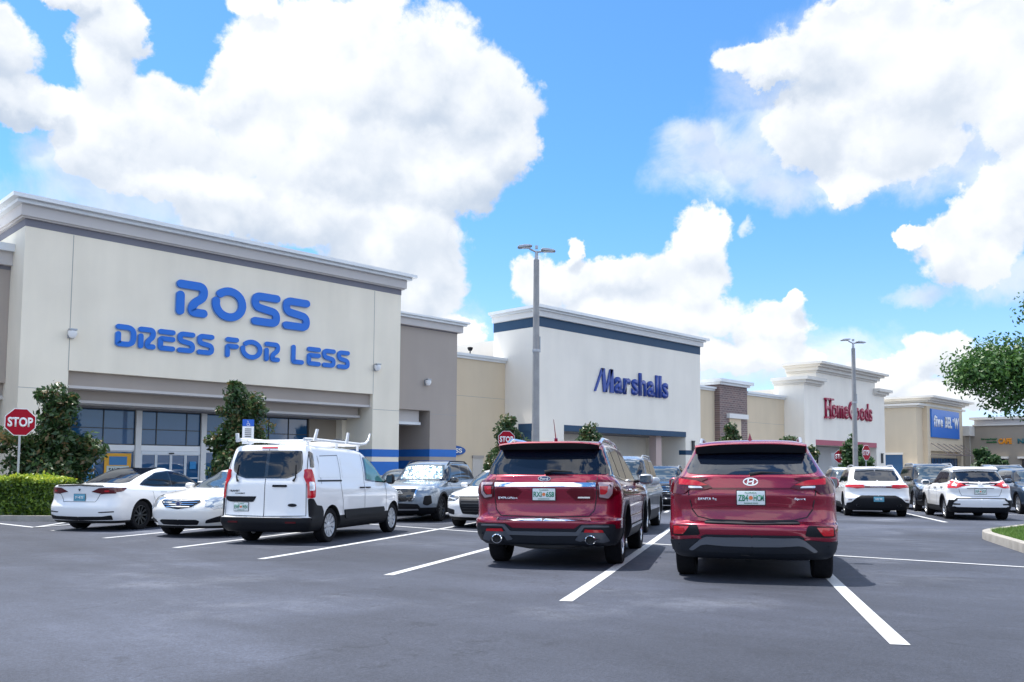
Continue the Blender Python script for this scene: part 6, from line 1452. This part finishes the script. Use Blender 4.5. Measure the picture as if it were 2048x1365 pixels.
# ---- slate SUV with sun shade, facing the camera
def slate_suv():
    L, Wd, H = 4.65, 1.84, 1.70
    c = Car('parked_suv', 'slate grey SUV with a silver sunshade in its windscreen, facing the camera', 'car', L, Wd, suv_levels(L, Wd, H, belt=1.10, hood=1.02), 2.70, 1.0, .36, greyp, .42, .41, cladm=blk)
    c.wheels(rim=dalloy); c.arches(blk, .05)
    w = Wd/2
    c.sym('windshield', 'F', RD([(0, 1.14), (.70, 1.15), (.57, 1.575), (0, 1.60)], .04), glass_blue, off=.004)
    # crumpled foil sunshade pressed against the glass
    sh = D.materials.new('foil_sunshade'); sh.use_nodes = True; t = sh.node_tree; b = t.nodes['Principled BSDF']; b.inputs['Metallic'].default_value = .85; b.inputs['Roughness'].default_value = .22; b.inputs['Base Color'].default_value = (.30, .42, .47, 1)
    tcn = t.nodes.new('ShaderNodeTexCoord'); n = t.nodes.new('ShaderNodeTexNoise'); n.inputs['Scale'].default_value = 6; n.inputs['Detail'].default_value = 3; t.links.new(tcn.outputs['Object'], n.inputs['Vector'])
    bp = t.nodes.new('ShaderNodeBump'); bp.inputs['Strength'].default_value = 1; bp.inputs['Distance'].default_value = .12; t.links.new(n.outputs[0], bp.inputs['Height']); t.links.new(bp.outputs[0], b.inputs['Normal'])
    b.inputs['Coat Weight'].default_value = 1; b.inputs['Coat Roughness'].default_value = .02
    c.sym('sunshade', 'F', RD([(0, 1.165), (.655, 1.175), (.545, 1.525), (0, 1.55)], .04), sh, off=.008)
    c.sym('grille', 'F', RD([(0, .90), (.44, .905), (.40, .72), (.34, .60), (0, .585)], .02), gblk, off=.010)
    for z in (.86, .82, .78, .74, .70, .66): c.sym('grille_bar', 'F', [(0, z+.004), (.40-(.86-z)*.3, z+.004), (.40-(.86-z)*.3, z-.004), (0, z-.004)], dalloy, off=.016)
    c.both('chrome_v', 'F', RD([(.44, .915), (.485, .915), (.42, .66), (.34, .575), (.0, .565), (0, .585), (.33, .60), (.39, .69)], .008), chrome, off=.02)
    mb = MB(); q = c.hit('F', 0, .79)[0]; M4 = Matrix.Translation((q.x+.02-L/2, 0, .79)) @ FRNTM; stroke(circ(0, 0, .062, .062, 0, 360, 28), .016, M4, .01, mb); stroke([(-.085, 0), (.085, 0)], .03, M4, .012, mb); mb.build('badge', chrome, c.root, recalc=False)
    c.both('headlight', 'F', RD([(.46, .86), (.50, .92), (.70, .965), (.87, .985), (.88, .93), (.66, .865)], .02), headlamp, off=.012)
    c.both('fog_pocket', 'F', RD([(.62, .50), (.66, .72), (.80, .74), (.82, .52), (.72, .46)], .03), blk, off=.010)
    c.sym('lower_grille', 'F', RD([(0, .52), (.50, .50), (.56, .40), (0, .38)], .02), blk, off=.01)
    c.sym('skid_plate', 'F', RD([(0, .365), (.48, .37), (.50, .34), (0, .33)], .008), alloy, off=.016)
    ol = RD([(.42, 1.16), (.62, 1.40), (.85, 1.56), (1.6, 1.605), (2.45, 1.60), (3.45, 1.12), (2.0, 1.10)], .03)
    glasses(c, ol, [RD([(.50, 1.18), (.85, 1.50), (.95, 1.15)], .02), RD([(1.03, 1.15), (.95, 1.53), (1.6, 1.575), (1.75, 1.13)], .02), RD([(1.83, 1.13), (1.75, 1.575), (2.4, 1.57), (3.25, 1.13)], .02)], glass_dark)
    doors(c, [[(1.8, 1.10), (1.8, .45)], [(2.95, 1.08), (3.0, .45)]], 0, 0)
    c.rails(.8, 2.6, .62, 1.65, blk); c.mirror(3.0, 1.14, gblk); c.handle(2.05, .98, greyp); c.handle(1.2, 1.0, greyp)
    c.sym('rear_window', 'R', RD([(0, 1.16), (.66, 1.17), (.56, 1.52), (0, 1.54)], .03), glass_dark)
    c.both('tail_light', 'R', RD([(.50, .98), (.55, 1.06), (.85, 1.07), (.86, .96)], .02), redlamp2, off=.01)
    c.place(15.02, 18.72, 240.5, 3.70); return c
slate_suv()

# ---- generic SUV facing the camera (kinds far off)
def facing_suv(label, L, Wd, H, pm, x, y, azd=240.5, belt=1.08, hood=1.02, glass=glass_blue, roofm=None, rails=True, sub=3, grille='wide', wr=.36, mirr=None, name='parked_suv', cladz=.42, cladm=None):
    c = Car(name, label, 'car', L, Wd, suv_levels(L, Wd, H, belt=belt, hood=hood), L-1.95, 1.0, wr, pm, cladz, wr+.055, cladm=cladm or blk, sub=sub)
    c.wheels(rim=alloy, spokes=10); w = Wd/2
    c.sym('windshield', 'F', RD([(0, hood+.12), (w-.22, hood+.13), (w-.33, H-.13), (0, H-.10)], .04), glass, off=.004)
    if grille == 'wide': c.sym('grille', 'F', RD([(0, hood-.12), (.52, hood-.12), (.46, .58), (0, .56)], .03), gblk, off=.010)
    elif grille == 'spindle': c.sym('grille', 'F', RD([(0, hood-.2), (.34, hood-.2), (.28, .62), (.52, .36), (0, .34)], .03), gblk, off=.010)
    elif grille == 'none': c.sym('lower_grille', 'F', RD([(0, .42), (.6, .42), (.56, .34), (0, .32)], .02), gblk, off=.010)
    if grille == 'wide':
        for z in (.86, .78, .70, .62): c.sym('grille_bar', 'F', [(0, z+.008), (.44, z+.008), (.43, z-.008), (0, z-.008)], chrome, off=.018)
        c.sym('chrome_strip', 'F', RD([(0, .47), (.62, .48), (.62, .44), (0, .43)], .01), chrome, off=.016)
    c.both('headlight', 'F', RD([(w-.42, hood-.20), (w-.38, hood-.11), (w-.10, hood-.04), (w-.05, hood-.10), (w-.12, hood-.24)], .02), darklamp if grille == 'spindle' else headlamp, off=.012)
    c.both('fog_pocket', 'F', RD([(w-.30, .46), (w-.26, .62), (w-.08, .64), (w-.07, .46)], .03), blk, off=.010)
    xr = 1.0; rf = L-2.1
    ol = RD([(.44, belt+.07), (.70, H-.24), (1.1, H-.11), (rf+.15, H-.10), (L-1.3, belt+.05), (2.0, belt+.02)], .03)
    glasses(c, ol, [RD([(.54, belt+.10), (.95, H-.17), (1.8, H-.13), (1.9, belt+.06)], .02), RD([(1.98, belt+.06), (1.88, H-.13), (rf+.1, H-.13), (L-1.5, belt+.08)], .02)], glass_dark)
    doors(c, [[(1.95, belt), (1.95, .45)], [(L-1.65, belt), (L-1.62, .45)]], 0, 0)
    c.mirror(L-1.62, belt+.08, mirr or pm, size=(.15, .25, .18)); c.handle(2.15, belt-.12, pm); c.handle(1.2, belt-.10, pm)
    if rails: c.rails(.8, rf-.1, w-.31, H, silverp)
    c.sym('rear_window', 'R', RD([(0, belt+.08), (w-.24, belt+.09), (w-.34, H-.18), (0, H-.16)], .03), glass_dark)
    c.both('tail_light', 'R', RD([(.50, belt-.12), (.55, belt-.02), (w-.06, belt), (w-.05, belt-.14)], .02), redlamp2, off=.01)
    c.place(x, y, azd, 1.0+L-1.95); return c
facing_suv('silver SUV nose to nose with the left red car, one flank reflecting red', 4.85, 1.94, 1.78, silver, 15.35, 12.10, cladz=.5, mirr=silverp)
facing_suv('charcoal saloon roof showing between the white van and the slate SUV', 4.6, 1.8, 1.48, dgrey, 16.6, 21.9, belt=.98, hood=.92, rails=False, wr=.33, name='parked_sedan', cladz=None)
facing_suv('dark navy SUV far behind the silver SUV', 4.6, 1.84, 1.66, darkp, 26.6, 18.45)
facing_suv('small white hatchback facing the camera far between the two red cars', 4.3, 1.78, 1.45, white, 31.2, 20.9, belt=1.0, hood=.92, rails=False, wr=.32, cladz=None, name='parked_hatchback')
facing_suv('black saloon half hidden behind the left edge of the right red car', 4.7, 1.84, 1.50, darkp, 32.8, 19.6, belt=1.02, hood=.95, rails=False, wr=.33, name='parked_sedan', cladz=None)
facing_suv('white SUV with slim dark headlights facing the camera behind the white coupe-like SUV', 4.7, 1.86, 1.64, white, 32.6, 13.6, grille='spindle')
facing_suv('black SUV with chrome grille facing the camera between the two white rear-facing SUVs', 4.9, 1.94, 1.78, darkp, 33.1, 10.6, hood=1.06, belt=1.12)
facing_suv('long dark SUV whose pale roof shows above the white SUV with red zigzag lamps', 5.0, 1.96, 1.84, dgrey, 46.8, 11.6, hood=1.06, belt=1.12)
facing_suv('blue-grey electric crossover cut by the right edge', 4.75, 1.92, 1.60, bluep2, 33.6, 7.35, grille='none', belt=1.06, hood=.98, rails=False, cladz=.36)
facing_suv('dark car glimpsed just right of the right red car', 4.6, 1.84, 1.55, dgrey, 39.5, 19.0, rails=False, belt=1.02, hood=.95)

# ---- white rear-facing SUVs on the right
def white_suv_bar():
    L, Wd, H = 4.70, 1.93, 1.62
    c = Car('parked_suv', 'white SUV with a full-width red light bar, seen from behind right of the red cars', 'car', L, Wd, suv_levels(L, Wd, H, belt=1.05, hood=.98, rake=.62), 2.81, .95, .37, white, None, .42)
    c.wheels(rim=dalloy); 
    c.sym('rear_window', 'R', RD([(0, 1.135), (.60, 1.14), (.685, 1.19), (.60, 1.47), (0, 1.495)], .05), glass_dark, off=.004)
    c.sym('spoiler', 'R', RD([(0, 1.56), (.58, 1.54), (.60, 1.48), (0, 1.505)], .02), white, off=.06)
    c.sym('light_bar', 'R', RD([(0, .975), (.40, .975), (.40, .925), (0, .925)], .006), redlamp2, off=.012)
    c.text('PORSCHE', .46, .032, 'R', 0, .95, chrome, off=.014)
    for sg in (1, -1):
        P = lambda pts: [(sg*a, b) for a, b in pts]
        t = c.dec('tail_light', 'R', P(RD([(.40, .98), (.52, 1.02), (.86, 1.02), (.90, .95), (.62, .90), (.40, .92)], .02)), redlamp, off=.014)
        c.dec('wrap_lamp', 'L' if sg > 0 else 'S', RD([(.10, 1.02), (.42, 1.0), (.34, .94), (.10, .92)], .015), redlamp, off=.01, parent=t)
        c.pipe(.06, sg*.60, .37, .05, dalloy, 1.3)
        c.dec('reflector', 'R', P(rr(.78, .88, .53, .55, .005)), redlamp2, off=.012)
    c.sym('rear_bumper', 'R', RD([(0, .68), (.50, .68), (.66, .60), (.80, .47), (.93, .44), (.92, .26), (0, .24)], .03), blk, off=.012)
    c.plate('R', 0, .565, 'A82 XK', 'blue')
    ol = RD([(.70, 1.14), (1.1, 1.43), (1.6, 1.52), (2.5, 1.51), (3.5, 1.09), (2.0, 1.07)], .03)
    glasses(c, ol, [RD([(.80, 1.15), (1.15, 1.40), (1.75, 1.49), (1.8, 1.11)], .02), RD([(1.88, 1.10), (1.83, 1.49), (2.45, 1.48), (3.3, 1.11)], .02)], glass_dark)
    doors(c, [[(1.84, 1.06), (1.84, .4)], [(3.0, 1.05), (3.02, .4)]], 0, 0)
    c.rails(.9, 2.6, .60, 1.55, silverp); c.mirror(3.02, 1.11, white); c.handle(2.1, .94, white); c.handle(1.25, .96, white)
    c.dec('side_blade', 'L', rr(1.6, 3.0, .36, .44, .02), blk, off=.012); c.dec('side_blade', 'S', rr(1.6, 3.0, .36, .44, .02), blk, off=.012)
    c.place(28.05, 11.05, 60.0, .95)
white_suv_bar()
def white_suv_zig():
    L, Wd, H = 4.30, 1.76, 1.60
    c = Car('parked_suv', 'small white SUV with boomerang tail lamps, rightmost white car seen from behind', 'car', L, Wd, suv_levels(L, Wd, H, belt=1.05, hood=1.0, rake=.42), 2.62, .82, .335, white, .42, .385, cladm=blk)
    c.wheels(rim=alloy, spokes=10); c.arches(blk, .05)
    c.sym('rear_window', 'R', RD([(0, 1.13), (.46, 1.14), (.68, 1.20), (.61, 1.43), (0, 1.46)], .04), glass_dark, off=.004)
    c.sym('spoiler', 'R', RD([(0, 1.545), (.55, 1.53), (.60, 1.46), (0, 1.475)], .02), white, off=.07)
    c.sym('dark_bar', 'R', RD([(0, 1.085), (.50, 1.10), (.50, 1.075), (0, 1.055)], .006), gblk, off=.012)
    for sg in (1, -1):
        P = lambda pts: [(sg*a, b) for a, b in pts]
        t = c.dec('tail_light', 'R', P(RD([(.42, 1.04), (.60, 1.13), (.72, 1.17), (.80, 1.06), (.84, .95), (.62, .945), (.55, 1.02)], .015)), redlamp, off=.016)
        c.dec('inner_lamp', 'R', P(RD([(.60, 1.06), (.70, 1.08), (.74, 1.01), (.62, .99)], .01)), clrlamp, off=.020, parent=t)
        c.dec('wrap_lamp', 'L' if sg > 0 else 'S', RD([(.12, 1.12), (.34, 1.10), (.30, 1.0), (.12, .95)], .015), redlamp, off=.01, parent=t)
        c.dec('reflector', 'R', P(rr(.56, .74, .46, .50, .012)), blk, off=.03)
        c.dec('bumper_corner', 'R', P(RD([(.62, .60), (.84, .60), (.87, .36), (.78, .36), (.72, .54)], .02)), blk, off=.012)
    c.sym('bumper_groove', 'R', RD([(0, .655), (.66, .655), (.74, .56), (.70, .55), (.62, .63), (0, .635)], .01), blk, off=.010)
    c.sym('rear_bumper', 'R', RD([(0, .61), (.60, .61), (.70, .42), (.66, .40), (0, .395)], .02), white, off=.026)
    c.sym('lower_valance', 'R', RD([(0, .40), (.80, .40), (.78, .27), (0, .25)], .02), blk, off=.012)
    c.line('tailgate_seam', 'R', [(-.60, 1.1), (-.56, .85), (-.50, .72), (0, .70), (.50, .72), (.56, .85), (.60, 1.1)], .010, seamM)
    c.sym('plate_hood', 'R', RD([(0, .955), (.36, .95), (.36, .935), (0, .94)], .005), dalloy, off=.02)
    c.plate('R', 0, .85, 'JQR V27', 'fl', .31, .155)
    ol = RD([(.44, 1.20), (.66, 1.42), (1.2, 1.52), (2.2, 1.51), (3.15, 1.08), (1.8, 1.07), (.8, 1.12)], .03)
    glasses(c, ol, [RD([(.82, 1.14), (.86, 1.42), (1.5, 1.49), (1.55, 1.10)], .02), RD([(1.63, 1.09), (1.58, 1.49), (2.15, 1.48), (2.95, 1.10)], .02)], glass_dark)
    doors(c, [[(1.6, 1.06), (1.6, .45)], [(2.7, 1.05), (2.72, .45)]], 0, 0)
    c.rails(.8, 2.1, .56, 1.55, silverp); c.mirror(2.72, 1.10, white); c.handle(1.85, .95, blk); c.handle(1.0, .97, blk)
    mb = MB(); q = c.hit('R', 0, 1.07)[0]; M4 = Matrix.Translation((q.x-.02-L/2, 0, 1.07)) @ REARM; stroke(circ(0, 0, .045, .045, 0, 360, 20), .012, M4, .008, mb); stroke([(-.06, 0), (.06, 0)], .02, M4, .009, mb); mb.build('badge', chrome, c.root, recalc=False)
    c.place(28.2, 8.10, 60.3, .82)
white_suv_zig()
